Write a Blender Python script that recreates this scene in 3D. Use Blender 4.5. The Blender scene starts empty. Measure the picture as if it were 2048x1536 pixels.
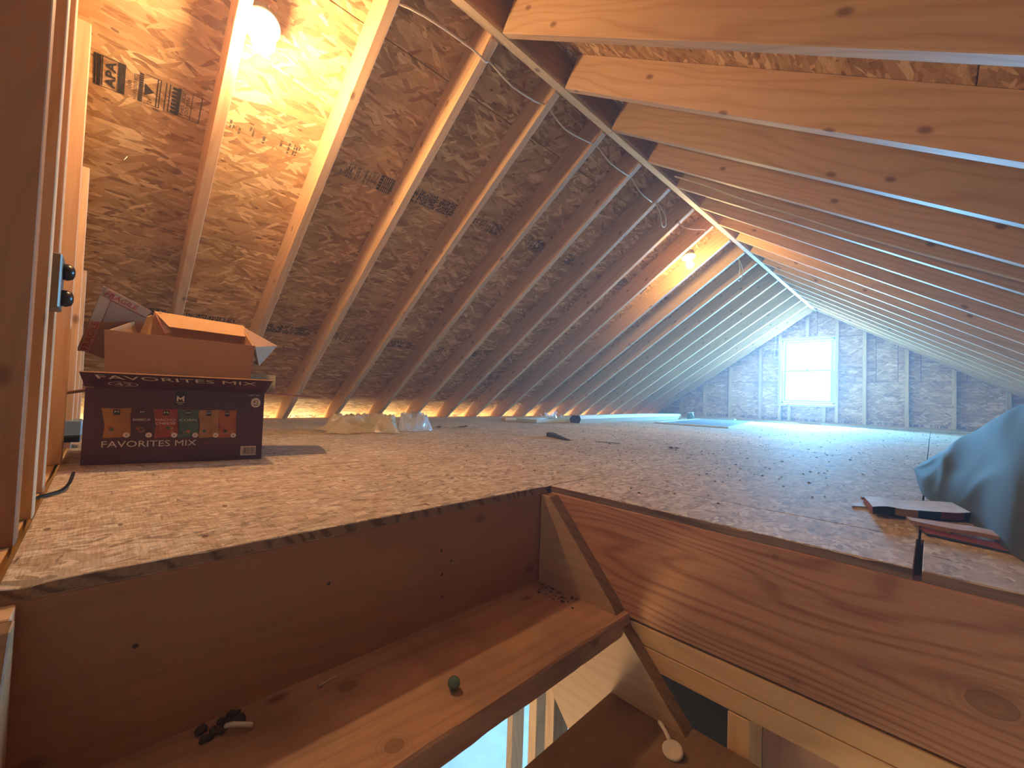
import bpy, bmesh, math, random
from mathutils import Vector, Matrix, noise
S = bpy.context.scene
COL = S.collection
random.seed(7)

# ------------------------------------------------------------------ camera
yaw, pitch, roll = -0.8201, 0.0319, 0.0361
fwd = Vector((math.sin(yaw)*math.cos(pitch), math.cos(yaw)*math.cos(pitch), math.sin(pitch)))
rt = Vector((math.cos(yaw), -math.sin(yaw), 0)); up = rt.cross(fwd)
c_, s_ = math.cos(roll), math.sin(roll)
rt, up = c_*rt + s_*up, -s_*rt + c_*up
cam_d = bpy.data.cameras.new('camera'); cam = bpy.data.objects.new('camera', cam_d); COL.objects.link(cam)
cam.matrix_world = Matrix(((rt.x, up.x, -fwd.x, 1.453), (rt.y, up.y, -fwd.y, 0.0), (rt.z, up.z, -fwd.z, 0.241), (0, 0, 0, 1)))
cam_d.sensor_width = 36; cam_d.sensor_fit = 'HORIZONTAL'; cam_d.lens = 828.62/2048*36
cam_d.shift_x = 46.6/2048; cam_d.shift_y = -1.55/2048; cam_d.clip_start = 0.01
S.camera = cam

# ------------------------------------------------------------------ world, lights, exposure
W = bpy.data.worlds.new('world'); S.world = W; W.use_nodes = True
bg = W.node_tree.nodes['Background']; bg.inputs[0].default_value = (0.62, 0.84, 1.0, 1); bg.inputs[1].default_value = 14
def area(name, loc, rot, sx, sy, power, col, spread=180):
    d = bpy.data.lights.new(name, 'AREA'); d.shape = 'RECTANGLE'; d.size = sx; d.size_y = sy; d.energy = power; d.color = col
    d.spread = math.radians(spread)
    o = bpy.data.objects.new(name, d); COL.objects.link(o); o.location = loc; o.rotation_euler = rot; return o
area('window_daylight', (0.163, 8.2, 0.86), (math.radians(-80), 0, 0), 0.9, 1.1, 880, (0.18, 0.56, 1.0))
area('soffit_daylight_left', (-2.45, 3.7, -0.20), (math.radians(180), math.radians(-28), 0), 0.07, 7.6, 130, (1.0, 0.86, 0.48))
area('soffit_daylight_right', (3.10, 3.7, -0.13), (math.radians(180), 0, 0), 0.07, 7.6, 5, (0.8, 0.88, 1.0))
area('lower_room_daylight', (-0.6, 2.6, -0.5), (0, 0, 0), 1.6, 1.6, 60, (0.30, 0.62, 1.0))
dl = bpy.data.lights.new('lower_stair_lamp', 'POINT'); dl.energy = 32; dl.color = (1.0, 0.70, 0.38); dl.shadow_soft_size = 0.25
dlo = bpy.data.objects.new('lower_stair_lamp', dl); COL.objects.link(dlo); dlo.location = (0.55, -0.10, -1.35)
BULB_ONE, BULB_TWO = 470.0, 450.0
BULB_COL = (1.0, 0.64, 0.32)
S.view_settings.view_transform = 'Standard'; S.view_settings.look = 'None'; S.view_settings.gamma = 1
S.view_settings.use_curve_mapping = False
S.view_settings.exposure = 0.66
cy = S.cycles; cy.max_bounces = 7; cy.diffuse_bounces = 4; cy.glossy_bounces = 2; cy.transmission_bounces = 4; cy.transparent_max_bounces = 6; cy.volume_bounces = 0; cy.caustics_reflective = False; cy.caustics_refractive = False

# ------------------------------------------------------------------ measures
RS = 0.4064
ML, XE = 0.7069, -2.112                 # left slope; underside of the left rafters meets the floor at XE
MR, XR, ZR = 0.663, 0.295, 1.6715       # right slope
YF = 7.728
XA, YB = 0.727, 0.924                   # the two edges of the stair opening
RB0, RB1 = 0.252, 0.290                 # ridge board
aL, aR = math.atan(ML), math.atan(MR)
UL = Vector((math.cos(aL), 0, math.sin(aL))); NL = Vector((-math.sin(aL), 0, math.cos(aL)))   # up-slope, outward
UR = Vector((-math.cos(aR), 0, math.sin(aR))); NR = Vector((math.sin(aR), 0, math.cos(aR)))
DEP = 0.14

# ------------------------------------------------------------------ node helpers
def new_mat(name):
    m = bpy.data.materials.new(name); m.use_nodes = True
    nt = m.node_tree; b = nt.nodes['Principled BSDF']
    return m, nt, b
def nd(nt, t, **kw):
    n = nt.nodes.new(t)
    for k, v in kw.items():
        if k.startswith('i_'):
            key = k[2:]; n.inputs[int(key) if key.isdigit() else key].default_value = v
        else: setattr(n, k, v)
    return n
def mth(nt, op, a, b=None, c=None, clamp=False):
    n = nt.nodes.new('ShaderNodeMath'); n.operation = op; n.use_clamp = clamp
    for i, v in enumerate((a, b, c)):
        if v is None: continue
        if isinstance(v, (int, float)): n.inputs[i].default_value = v
        else: nt.links.new(v, n.inputs[i])
    return n.outputs[0]
def mix(nt, fac, a, b, mode='MIX'):
    n = nt.nodes.new('ShaderNodeMix'); n.data_type = 'RGBA'; n.blend_type = mode
    if isinstance(fac, (int, float)): n.inputs[0].default_value = fac
    else: nt.links.new(fac, n.inputs[0])
    for i, v in ((6, a), (7, b)):
        if isinstance(v, tuple): n.inputs[i].default_value = (*v[:3], 1)
        else: nt.links.new(v, n.inputs[i])
    return n.outputs[2]
def ramp(nt, fac, stops, interp='LINEAR'):
    n = nt.nodes.new('ShaderNodeValToRGB'); cr = n.color_ramp; cr.interpolation = interp
    while len(cr.elements) < len(stops): cr.elements.new(0.5)
    for e, (p, c) in zip(cr.elements, stops): e.position = p; e.color = (*c[:3], 1)
    nt.links.new(fac, n.inputs[0]); return n.outputs[0]
def coords(nt, rand=True):
    tc = nt.nodes.new('ShaderNodeTexCoord')
    if not rand: return tc.outputs['Object'], None
    oi = nt.nodes.new('ShaderNodeObjectInfo')
    r = mth(nt, 'MULTIPLY', oi.outputs['Random'], 37.0)
    cx = nt.nodes.new('ShaderNodeCombineXYZ')
    for i, k in enumerate((1.0, 1.7, 2.3)): nt.links.new(mth(nt, 'MULTIPLY', r, k), cx.inputs[i])
    v = nt.nodes.new('ShaderNodeVectorMath'); v.operation = 'ADD'
    nt.links.new(tc.outputs['Object'], v.inputs[0]); nt.links.new(cx.outputs[0], v.inputs[1])
    return v.outputs[0], oi.outputs['Random']
def mapping(nt, vec, scale=(1, 1, 1), rot=(0, 0, 0), loc=(0, 0, 0)):
    n = nt.nodes.new('ShaderNodeMapping'); nt.links.new(vec, n.inputs[0])
    n.inputs['Location'].default_value = loc; n.inputs['Rotation'].default_value = rot; n.inputs['Scale'].default_value = scale
    return n.outputs[0]
def bump(nt, b, h, strength, dist=0.002):
    n = nd(nt, 'ShaderNodeBump', i_Strength=strength, i_Distance=dist)
    nt.links.new(h, n.inputs['Height']); nt.links.new(n.outputs[0], b.inputs['Normal'])

def wood(name, light, dark, knot=(0.16, 0.06, 0.025), grain=1.0, knots=0.6, rough=0.6, ring=9.0, dirt=0.0, bumpk=0.25, marks=(), mz='Z'):
    m, nt, b = new_mat(name)
    v, rnd = coords(nt)
    # long grain along local X; growth rings around a distorted axis give cathedral figures
    warp = nd(nt, 'ShaderNodeTexNoise', i_Scale=1.0, i_Detail=2.0); nt.links.new(mapping(nt, v, (1.1, 5, 5)), warp.inputs['Vector'])
    w3 = nt.nodes.new('ShaderNodeVectorMath'); w3.operation = 'SCALE'; nt.links.new(warp.outputs['Color'], w3.inputs[0]); w3.inputs['Scale'].default_value = 0.9
    va = nt.nodes.new('ShaderNodeVectorMath'); va.operation = 'ADD'; nt.links.new(mapping(nt, v, (0.22, 5, 5)), va.inputs[0]); nt.links.new(w3.outputs[0], va.inputs[1])
    wv = nd(nt, 'ShaderNodeTexWave', wave_type='BANDS', bands_direction='DIAGONAL', i_Scale=ring*0.35, i_Distortion=2.2, i_Detail=2.0)
    wv.inputs['Detail Scale'].default_value = 0.6
    nt.links.new(va.outputs[0], wv.inputs['Vector'])
    fine = nd(nt, 'ShaderNodeTexNoise', i_Scale=1.0, i_Detail=3.0); nt.links.new(mapping(nt, v, (4, 160, 160)), fine.inputs['Vector'])
    broad = nd(nt, 'ShaderNodeTexNoise', i_Scale=1.0, i_Detail=2.0); nt.links.new(mapping(nt, v, (1.4, 9, 9)), broad.inputs['Vector'])
    ringf = mth(nt, 'POWER', wv.outputs['Fac'], 3.0)
    f = mth(nt, 'ADD', mth(nt, 'MULTIPLY', ringf, 0.42*grain), mth(nt, 'MULTIPLY', mth(nt, 'SUBTRACT', fine.outputs['Fac'], 0.42), 0.9*grain))
    f = mth(nt, 'ADD', f, mth(nt, 'MULTIPLY', mth(nt, 'SUBTRACT', broad.outputs['Fac'], 0.45), 0.8), clamp=True)
    colr = mix(nt, f, light, dark)
    # knots
    sx = nt.nodes.new('ShaderNodeSeparateXYZ'); nt.links.new(v, sx.inputs[0]); cb = nt.nodes.new('ShaderNodeCombineXYZ')
    nt.links.new(mth(nt, 'MULTIPLY', sx.outputs[0], 0.55), cb.inputs[0]); nt.links.new(mth(nt, 'ADD', sx.outputs[1], sx.outputs[2]), cb.inputs[1])
    vo = nd(nt, 'ShaderNodeTexVoronoi', voronoi_dimensions='2D', i_Scale=10.0); nt.links.new(cb.outputs[0], vo.inputs['Vector'])
    sep = nt.nodes.new('ShaderNodeSeparateColor'); nt.links.new(vo.outputs['Color'], sep.inputs[0])
    on = mth(nt, 'GREATER_THAN', sep.outputs[0], 1-knots*0.55)
    kd = mth(nt, 'SUBTRACT', 1.0, mth(nt, 'DIVIDE', vo.outputs['Distance'], 0.12), clamp=True)
    kf = mth(nt, 'MULTIPLY', mth(nt, 'MULTIPLY', kd, 1.7, clamp=True), on)
    colr = mix(nt, mth(nt, 'MULTIPLY', kf, 0.75), colr, knot)
    if marks:
        tc = nt.nodes.new('ShaderNodeTexCoord'); so = nt.nodes.new('ShaderNodeSeparateXYZ'); nt.links.new(tc.outputs['Object'], so.inputs[0])
        for (mx, my, mr, el) in marks:
            dx = mth(nt, 'MULTIPLY', mth(nt, 'SUBTRACT', so.outputs[0], mx), 1.0/el); dy = mth(nt, 'SUBTRACT', so.outputs[1 if mz == 'Y' else 2], my)
            d = mth(nt, 'DIVIDE', mth(nt, 'SQRT', mth(nt, 'ADD', mth(nt, 'MULTIPLY', dx, dx), mth(nt, 'MULTIPLY', dy, dy))), mr)
            d = mth(nt, 'ADD', d, mth(nt, 'MULTIPLY', mth(nt, 'SUBTRACT', broad.outputs['Fac'], 0.5), 0.5))
            halo = mth(nt, 'MULTIPLY', mth(nt, 'SUBTRACT', 2.6, d, clamp=True), mth(nt, 'ADD', 0.5, mth(nt, 'MULTIPLY', mth(nt, 'SINE', mth(nt, 'MULTIPLY', d, 11.0)), 0.5)))
            colr = mix(nt, mth(nt, 'MULTIPLY', halo, 0.45), colr, dark)
            core = mth(nt, 'MULTIPLY', mth(nt, 'SUBTRACT', 1.05, d), 6.0, clamp=True)
            colr = mix(nt, mth(nt, 'MULTIPLY', core, 0.5), colr, knot)
            rim = mth(nt, 'SUBTRACT', 1.0, mth(nt, 'MULTIPLY', mth(nt, 'ABSOLUTE', mth(nt, 'SUBTRACT', d, 0.98)), 9.0), clamp=True)
            colr = mix(nt, mth(nt, 'MULTIPLY', rim, 0.7), colr, knot)
    if dirt:
        dn = nd(nt, 'ShaderNodeTexNoise', i_Scale=5.0, i_Detail=4.0); nt.links.new(v, dn.inputs['Vector'])
        df = mth(nt, 'MULTIPLY', mth(nt, 'SUBTRACT', dn.outputs['Fac'], 0.48), 4.0*dirt, clamp=True)
        colr = mix(nt, df, colr, (0.10, 0.05, 0.03))
    if rnd is not None:
        hs = nd(nt, 'ShaderNodeHueSaturation'); nt.links.new(colr, hs.inputs['Color'])
        nt.links.new(mth(nt, 'ADD', 0.84, mth(nt, 'MULTIPLY', rnd, 0.30)), hs.inputs['Value']); colr = hs.outputs[0]
    nt.links.new(colr, b.inputs['Base Color']); b.inputs['Roughness'].default_value = rough
    bump(nt, b, fine.outputs['Fac'], bumpk, 0.0006)
    return m

def osb(name, stops, scale=1.0, rough=0.62, dirt=0.0, seedrot=0.0, rand=True, bumpk=0.35, stretch=(7.5, 42)):
    """strand board: three layers of long thin flakes lying in different directions"""
    m, nt, b = new_mat(name)
    v, rnd = coords(nt, rand)
    warp = nd(nt, 'ShaderNodeTexNoise', i_Scale=14.0*scale, i_Detail=1.0); nt.links.new(v, warp.inputs['Vector'])
    ws = nt.nodes.new('ShaderNodeVectorMath'); ws.operation = 'SCALE'; nt.links.new(warp.outputs['Color'], ws.inputs[0]); ws.inputs['Scale'].default_value = 0.02
    va = nt.nodes.new('ShaderNodeVectorMath'); va.operation = 'ADD'; nt.links.new(v, va.inputs[0]); nt.links.new(ws.outputs[0], va.inputs[1])
    val = None; edge = None
    for i, (a, kx, ky, thr) in enumerate(((0.15, .8, .8, -1), (-0.6, 1.0, 1.0, .5), (0.7, 1.2, 1.2, .62), (-0.1, 1.5, 1.4, .55))):
        vv = mapping(nt, va.outputs[0], (stretch[0]*kx*scale, stretch[1]*ky*scale, 0.01), loc=(i*3.1, i*7.7, 0)); 
        mp = vv.node; 
        # rotate first, then stretch
        rot = mapping(nt, va.outputs[0], rot=(0, 0, a+seedrot)); nt.links.new(rot, mp.inputs[0])
        vo = nd(nt, 'ShaderNodeTexVoronoi', voronoi_dimensions='2D', i_Scale=1.0, i_Randomness=1.0); nt.links.new(vv, vo.inputs['Vector'])
        sp = nt.nodes.new('ShaderNodeSeparateColor'); nt.links.new(vo.outputs['Color'], sp.inputs[0])
        if val is None: val = sp.outputs[0]
        else:
            msk = mth(nt, 'MULTIPLY', mth(nt, 'GREATER_THAN', sp.outputs[1], thr), mth(nt, 'LESS_THAN', vo.outputs['Distance'], 0.46))
            n = nt.nodes.new('ShaderNodeMix'); n.data_type = 'FLOAT'
            nt.links.new(msk, n.inputs[0]); nt.links.new(val, n.inputs[2]); nt.links.new(sp.outputs[0], n.inputs[3]); val = n.outputs[0]
    fine = nd(nt, 'ShaderNodeTexNoise', i_Scale=1.0, i_Detail=1.5); nt.links.new(mapping(nt, v, (30*scale, 240*scale, 1)), fine.inputs['Vector'])
    big = nd(nt, 'ShaderNodeTexNoise', i_Scale=2.0, i_Detail=1.0); nt.links.new(v, big.inputs['Vector'])
    f = mth(nt, 'ADD', val, mth(nt, 'MULTIPLY', mth(nt, 'SUBTRACT', fine.outputs['Fac'], 0.5), 0.55))
    f = mth(nt, 'ADD', f, mth(nt, 'MULTIPLY', mth(nt, 'SUBTRACT', big.outputs['Fac'], 0.5), 0.5), clamp=True)
    colr = ramp(nt, f, stops)
    # a few short dark strands
    vo = nd(nt, 'ShaderNodeTexVoronoi', voronoi_dimensions='2D', i_Scale=1.0); nt.links.new(mapping(nt, va.outputs[0], (13*scale, 34*scale, 1), rot=(0, 0, 0.5)), vo.inputs['Vector'])
    sp = nt.nodes.new('ShaderNodeSeparateColor'); nt.links.new(vo.outputs['Color'], sp.inputs[0])
    dk = mth(nt, 'MULTIPLY', mth(nt, 'GREATER_THAN', sp.outputs[0], 0.93), mth(nt, 'LESS_THAN', vo.outputs['Distance'], 0.14))
    colr = mix(nt, mth(nt, 'MULTIPLY', dk, 0.75), colr, (0.12, 0.05, 0.02))
    if dirt:
        dn = nd(nt, 'ShaderNodeTexNoise', i_Scale=3.0, i_Detail=6.0); dn.inputs['Roughness'].default_value = 0.7
        nt.links.new(mapping(nt, v, (1, 2.4, 1)), dn.inputs['Vector'])
        df = mth(nt, 'MULTIPLY', mth(nt, 'SUBTRACT', dn.outputs['Fac'], 0.5), 3.5*dirt, clamp=True)
        colr = mix(nt, df, colr, (0.30, 0.24, 0.18))
        d2 = nd(nt, 'ShaderNodeTexNoise', i_Scale=1.0, i_Detail=3.0); nt.links.new(mapping(nt, v, (22, 90, 1)), d2.inputs['Vector'])
        df = mth(nt, 'MULTIPLY', mth(nt, 'SUBTRACT', d2.outputs['Fac'], 0.66), 9.0, clamp=True)
        colr = mix(nt, df, colr, (0.10, 0.06, 0.04))
    nt.links.new(colr, b.inputs['Base Color']); b.inputs['Roughness'].default_value = rough; b.inputs['Specular IOR Level'].default_value = 0.25
    bump(nt, b, fine.outputs['Fac'], bumpk, 0.0010)
    return m

def plain(name, col, rough=0.6, metal=0.0, var=0.08, scale=30.0, bumpk=0.0, trans=0.0, alpha=None, spec=None):
    m, nt, b = new_mat(name)
    v, _ = coords(nt, False)
    n = nd(nt, 'ShaderNodeTexNoise', i_Scale=scale, i_Detail=3.0); nt.links.new(v, n.inputs['Vector'])
    lo = tuple(c*(1-var*2) for c in col); hi = tuple(min(1, c*(1+var)) for c in col)
    nt.links.new(mix(nt, n.outputs['Fac'], lo, hi), b.inputs['Base Color'])
    b.inputs['Roughness'].default_value = rough; b.inputs['Metallic'].default_value = metal
    if bumpk: bump(nt, b, n.outputs['Fac'], bumpk, 0.002)
    if trans: b.inputs['Transmission Weight'].default_value = trans
    if alpha is not None: b.inputs['Alpha'].default_value = alpha
    return m
def emit(name, col, strength):
    m, nt, b = new_mat(name)
    b.inputs['Base Color'].default_value = (1, 1, 1, 1)
    b.inputs['Emission Color'].default_value = (*col, 1); b.inputs['Emission Strength'].default_value = strength
    return m

M = {}
M['rafter'] = wood('spruce_rafter', (0.68, 0.44, 0.235), (0.50, 0.27, 0.12), knots=0.42)
M['rafter_pale'] = wood('pale_spruce', (0.74, 0.50, 0.25), (0.56, 0.33, 0.14), knots=0.4, grain=0.8)
M['stud'] = wood('gable_stud_wood', (0.70, 0.46, 0.26), (0.54, 0.31, 0.15), knots=0.4)
M['joist'] = wood('douglas_fir_joist', (0.46, 0.22, 0.10), (0.27, 0.10, 0.04), grain=1.5, knots=0.0, ring=17, bumpk=0.5, marks=((1.510-1.8635, -0.162+0.14, 0.017, 1.5), (1.255-1.8635, -0.036+0.14, 0.0045, 1.2), (1.287-1.8635, -0.243+0.14, 0.005, 1.8)))
M['riser'] = wood('dark_fir_header', (0.36, 0.16, 0.07), (0.25, 0.10, 0.04), grain=0.6, knots=0.5)
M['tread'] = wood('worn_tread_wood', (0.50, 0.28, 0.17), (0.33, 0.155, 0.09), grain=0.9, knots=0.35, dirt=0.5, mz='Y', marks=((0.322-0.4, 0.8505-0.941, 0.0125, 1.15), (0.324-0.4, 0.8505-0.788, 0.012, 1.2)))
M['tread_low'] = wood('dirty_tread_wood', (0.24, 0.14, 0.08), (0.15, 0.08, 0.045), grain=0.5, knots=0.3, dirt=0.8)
M['stringer'] = wood('stringer_pale', (0.46, 0.28, 0.14), (0.34, 0.19, 0.09), grain=0.7, knots=0.2)
M['stringer_edge'] = wood('stringer_edge_wood', (0.26, 0.15, 0.07), (0.15, 0.08, 0.04), grain=1.2, knots=0.2, dirt=0.4)
M['plate'] = wood('plate_wood', (0.66, 0.40, 0.17), (0.52, 0.28, 0.10), grain=0.8, knots=0.2)
M['ridge'] = wood('ridge_board_wood', (0.42, 0.23, 0.11), (0.30, 0.15, 0.07), knots=0.2)
M['batten'] = wood('batten_wood', (0.72, 0.50, 0.26), (0.55, 0.35, 0.16), knots=0.25)
OS = [(0.0, (0.31, 0.165, 0.08)), (0.14, (0.44, 0.255, 0.12)), (0.45, (0.54, 0.335, 0.165)), (0.72, (0.62, 0.40, 0.205)), (0.9, (0.76, 0.53, 0.29)), (1.0, (0.86, 0.66, 0.40))]
M['osb'] = osb('roof_strand_board', OS)
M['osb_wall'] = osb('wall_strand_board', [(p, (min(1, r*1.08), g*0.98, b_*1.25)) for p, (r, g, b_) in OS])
FS = [(0.0, (0.30, 0.22, 0.145)), (0.2, (0.44, 0.33, 0.22)), (0.5, (0.52, 0.40, 0.275)), (0.8, (0.61, 0.49, 0.35)), (1.0, (0.74, 0.64, 0.50))]
M['osb_floor'] = osb('floor_strand_board', FS, dirt=0.45, rough=0.80, bumpk=0.8, seedrot=1.5708, stretch=(26, 78))
M['osb_edge'] = wood('strand_board_edge', (0.30, 0.17, 0.09), (0.12, 0.06, 0.03), grain=2.0, knots=0.6)
M['ink'] = plain('stamp_ink', (0.035, 0.033, 0.028), rough=0.8, scale=200)
M['ink_faint'] = plain('faded_stamp_ink', (0.15, 0.10, 0.06), rough=0.8, scale=200)
M['steel'] = plain('nail_steel', (0.45, 0.38, 0.30), rough=0.4, metal=0.8)
M['card'] = plain('brown_cardboard', (0.35, 0.20, 0.115), rough=0.75, scale=18, var=0.05)
M['card_in'] = plain('inner_cardboard', (0.56, 0.34, 0.17), rough=0.75, scale=18, var=0.05)
M['tape'] = plain('clear_yellowed_tape', (0.46, 0.29, 0.16), rough=0.6, scale=40)
M['tape_red'] = plain('red_tape_print', (0.42, 0.05, 0.03), rough=0.35)
M['purple'] = plain('plum_carton_print', (0.085, 0.022, 0.035), rough=0.38, scale=9, var=0.15)
M['white_print'] = plain('white_print', (0.80, 0.70, 0.62), rough=0.5)
M['black_print'] = plain('black_print', (0.02, 0.016, 0.02), rough=0.5)
M['teal'] = plain('dark_teal_plastic', (0.03, 0.10, 0.10), rough=0.3)
M['blackp'] = plain('black_plastic', (0.012, 0.012, 0.014), rough=0.3)
M['white_card'] = plain('white_card', (0.60, 0.52, 0.42), rough=0.7)
M['porcelain'] = plain('white_porcelain', (0.75, 0.75, 0.72), rough=0.25)
M['frame_white'] = plain('white_vinyl', (0.50, 0.66, 0.66), rough=0.4)
M['cable'] = plain('pale_cable_sheath', (0.68, 0.58, 0.45), rough=0.5)
M['greybox'] = plain('grey_steel_box', (0.20, 0.19, 0.17), rough=0.45, metal=0.4)
M['tarp'] = plain('slate_plastic_sheet', (0.065, 0.10, 0.135), rough=0.85, scale=4, var=0.15, bumpk=0.2)
M['palewood'] = wood('grey_white_board', (0.56, 0.51, 0.43), (0.45, 0.39, 0.31), knots=0.1, grain=0.4)
M['panel_blue'] = plain('grey_blue_panel', (0.22, 0.31, 0.38), rough=0.3, scale=6)
M['panel_edge'] = plain('white_panel_edge', (0.66, 0.76, 0.76), rough=0.4)
M['newsprint'] = plain('newsprint', (0.74, 0.70, 0.66), rough=0.8, scale=60, var=0.15)
M['leaf'] = plain('dry_leaf', (0.22, 0.08, 0.04), rough=0.7, scale=90, var=0.3)
M['darkwood'] = plain('dark_wood_scrap', (0.055, 0.04, 0.032), rough=0.6, scale=60, var=0.3)
M['crumb'] = plain('dark_crumbs', (0.06, 0.035, 0.02), rough=0.9)
M['void'] = plain('painted_shade', (0.012, 0.009, 0.008), rough=0.95)  # near-black colour standing in for deep shade
M['concrete'] = plain('pale_concrete', (0.52, 0.62, 0.68), rough=0.7, scale=6, var=0.12)
M['drywall'] = plain('gypsum_board', (0.42, 0.30, 0.20), rough=0.85, scale=4)
M['redprint'] = plain('red_brown_print', (0.30, 0.06, 0.05), rough=0.5)
M['navy'] = plain('navy_print', (0.03, 0.05, 0.08), rough=0.5)

def glass(name, col=(1, 1, 1), rough=0.02, mixf=0.9):
    m = bpy.data.materials.new(name); m.use_nodes = True; nt = m.node_tree
    for n in list(nt.nodes): nt.nodes.remove(n)
    o = nd(nt, 'ShaderNodeOutputMaterial'); t = nd(nt, 'ShaderNodeBsdfTransparent'); t.inputs[0].default_value = (*col, 1)
    g = nd(nt, 'ShaderNodeBsdfGlossy'); g.inputs['Roughness'].default_value = rough
    x = nd(nt, 'ShaderNodeMixShader'); x.inputs[0].default_value = 1-mixf
    nt.links.new(t.outputs[0], x.inputs[1]); nt.links.new(g.outputs[0], x.inputs[2]); nt.links.new(x.outputs[0], o.inputs[0]); return m
M['pane'] = glass('window_glass', (0.94, 0.98, 1.0), mixf=0.93)
def film_mat(name, col, tr):
    m = bpy.data.materials.new(name); m.use_nodes = True; nt = m.node_tree; b = nt.nodes['Principled BSDF']
    b.inputs['Base Color'].default_value = (*col, 1); b.inputs['Roughness'].default_value = 0.25
    t = nd(nt, 'ShaderNodeBsdfTransparent'); tl = nd(nt, 'ShaderNodeBsdfTranslucent'); tl.inputs[0].default_value = (*col, 1)
    x = nd(nt, 'ShaderNodeMixShader'); x.inputs[0].default_value = 0.35; x2 = nd(nt, 'ShaderNodeMixShader'); x2.inputs[0].default_value = tr
    nt.links.new(b.outputs[0], x.inputs[1]); nt.links.new(tl.outputs[0], x.inputs[2])
    nt.links.new(x.outputs[0], x2.inputs[1]); nt.links.new(t.outputs[0], x2.inputs[2])
    nt.links.new(x2.outputs[0], nt.nodes['Material Output'].inputs[0]); return m
M['film'] = film_mat('cream_plastic_film', (0.82, 0.72, 0.54), 0.12)
M['film_clear'] = film_mat('clear_plastic_film', (0.86, 0.88, 0.92), 0.35)
m, nt, b = new_mat('green_marble_glass'); b.inputs['Base Color'].default_value = (0.16, 0.26, 0.18, 1); b.inputs['Transmission Weight'].default_value = 0.45
b.inputs['Roughness'].default_value = 0.02; b.inputs['IOR'].default_value = 1.5; M['marble'] = m
M['bulb_one'] = emit('lit_bulb_near', BULB_COL, BULB_ONE)
M['bulb_two'] = emit('lit_bulb_far', (1.0, 0.66, 0.26), BULB_TWO)

# ------------------------------------------------------------------ object helpers
def link(name, me, mats, parent=None, mw=None):
    for mm in (mats if isinstance(mats, (list, tuple)) else [mats]):
        me.materials.append(M[mm] if isinstance(mm, str) else mm)
    o = bpy.data.objects.new(name, me); COL.objects.link(o)
    if parent is not None: o.parent = parent
    if mw is not None: o.matrix_local = mw
    return o
def empty(name, loc=(0, 0, 0), parent=None, kind=None, mw=None, **kw):
    o = bpy.data.objects.new(name, None); COL.objects.link(o); o.location = loc; o.empty_display_size = 0.05
    if mw is not None: o.matrix_world = mw
    if parent: o.parent = parent
    if kind: o['kind'] = kind
    for k, v in kw.items(): o[k] = v
    return o
def tag(o, label, cat=None, group=None, kind=None):
    o['label'] = label
    if cat: o['category'] = cat
    if group: o['group'] = group
    if kind: o['kind'] = kind
    return o
def bm_me(bm, name, smooth=False):
    bmesh.ops.recalc_face_normals(bm, faces=bm.faces)
    me = bpy.data.meshes.new(name); bm.to_mesh(me); bm.free()
    if smooth:
        for p in me.polygons: p.use_smooth = True
    return me
def add_box(bm, a, b, mi=0):
    vs = [bm.verts.new((x, y, z)) for z in (a[2], b[2]) for y in (a[1], b[1]) for x in (a[0], b[0])]
    for f in ((0, 2, 3, 1), (4, 5, 7, 6), (0, 1, 5, 4), (2, 6, 7, 3), (0, 4, 6, 2), (1, 3, 7, 5)):
        fc = bm.faces.new([vs[i] for i in f]); fc.material_index = mi
    return vs
def box_me(a, b, bev=0.0015, name='box'):
    bm = bmesh.new(); add_box(bm, a, b)
    if bev: bmesh.ops.bevel(bm, geom=bm.edges[:], offset=bev, segments=1, affect='EDGES')
    return bm_me(bm, name)
def basis(o, x, y, z):
    return Matrix(((x[0], y[0], z[0], o[0]), (x[1], y[1], z[1], o[1]), (x[2], y[2], z[2], o[2]), (0, 0, 0, 1)))
def zbox(name, a, b, mat, parent=None, axis='x', bev=0.0015):
    """axis aligned board; local X runs along `axis` so the grain does too"""
    c = [(a[i]+b[i])/2 for i in range(3)]; d = [abs(b[i]-a[i])/2 for i in range(3)]
    if axis == 'x': X, Y, Z, dd = (1, 0, 0), (0, 1, 0), (0, 0, 1), d
    elif axis == 'y': X, Y, Z, dd = (0, 1, 0), (-1, 0, 0), (0, 0, 1), (d[1], d[0], d[2])
    else: X, Y, Z, dd = (0, 0, 1), (0, 1, 0), (-1, 0, 0), (d[2], d[1], d[0])
    return link(name, box_me([-q for q in dd], dd, bev), mat, parent, basis(c, X, Y, Z))
def prism(name, pts, h, mat, parent=None, mw=None, bev=0.0):
    """polygon pts (x,y) extruded 0..h in local z"""
    bm = bmesh.new(); lo = [bm.verts.new((x, y, 0)) for x, y in pts]; hi = [bm.verts.new((x, y, h)) for x, y in pts]
    bm.faces.new(lo[::-1]); bm.faces.new(hi); n = len(pts)
    for i in range(n): bm.faces.new((lo[i], lo[(i+1) % n], hi[(i+1) % n], hi[i]))
    if bev: bmesh.ops.bevel(bm, geom=bm.edges[:], offset=bev, segments=1, affect='EDGES')
    return link(name, bm_me(bm, name), mat, parent, mw)
def lathe(prof, n=24, axis_z=True):
    bm = bmesh.new(); rings = []
    for r, z in prof:
        rings.append([bm.verts.new((r*math.cos(2*math.pi*i/n), r*math.sin(2*math.pi*i/n), z)) for i in range(n)] if r > 1e-6 else [bm.verts.new((0, 0, z))])
    for A, B in zip(rings, rings[1:]):
        for i in range(n):
            j = (i+1) % n
            if len(A) == 1 and len(B) == 1: continue
            if len(A) == 1: bm.faces.new((A[0], B[i], B[j]))
            elif len(B) == 1: bm.faces.new((A[i], A[j], B[0]))
            else: bm.faces.new((A[i], A[j], B[j], B[i]))
    return bm
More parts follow.
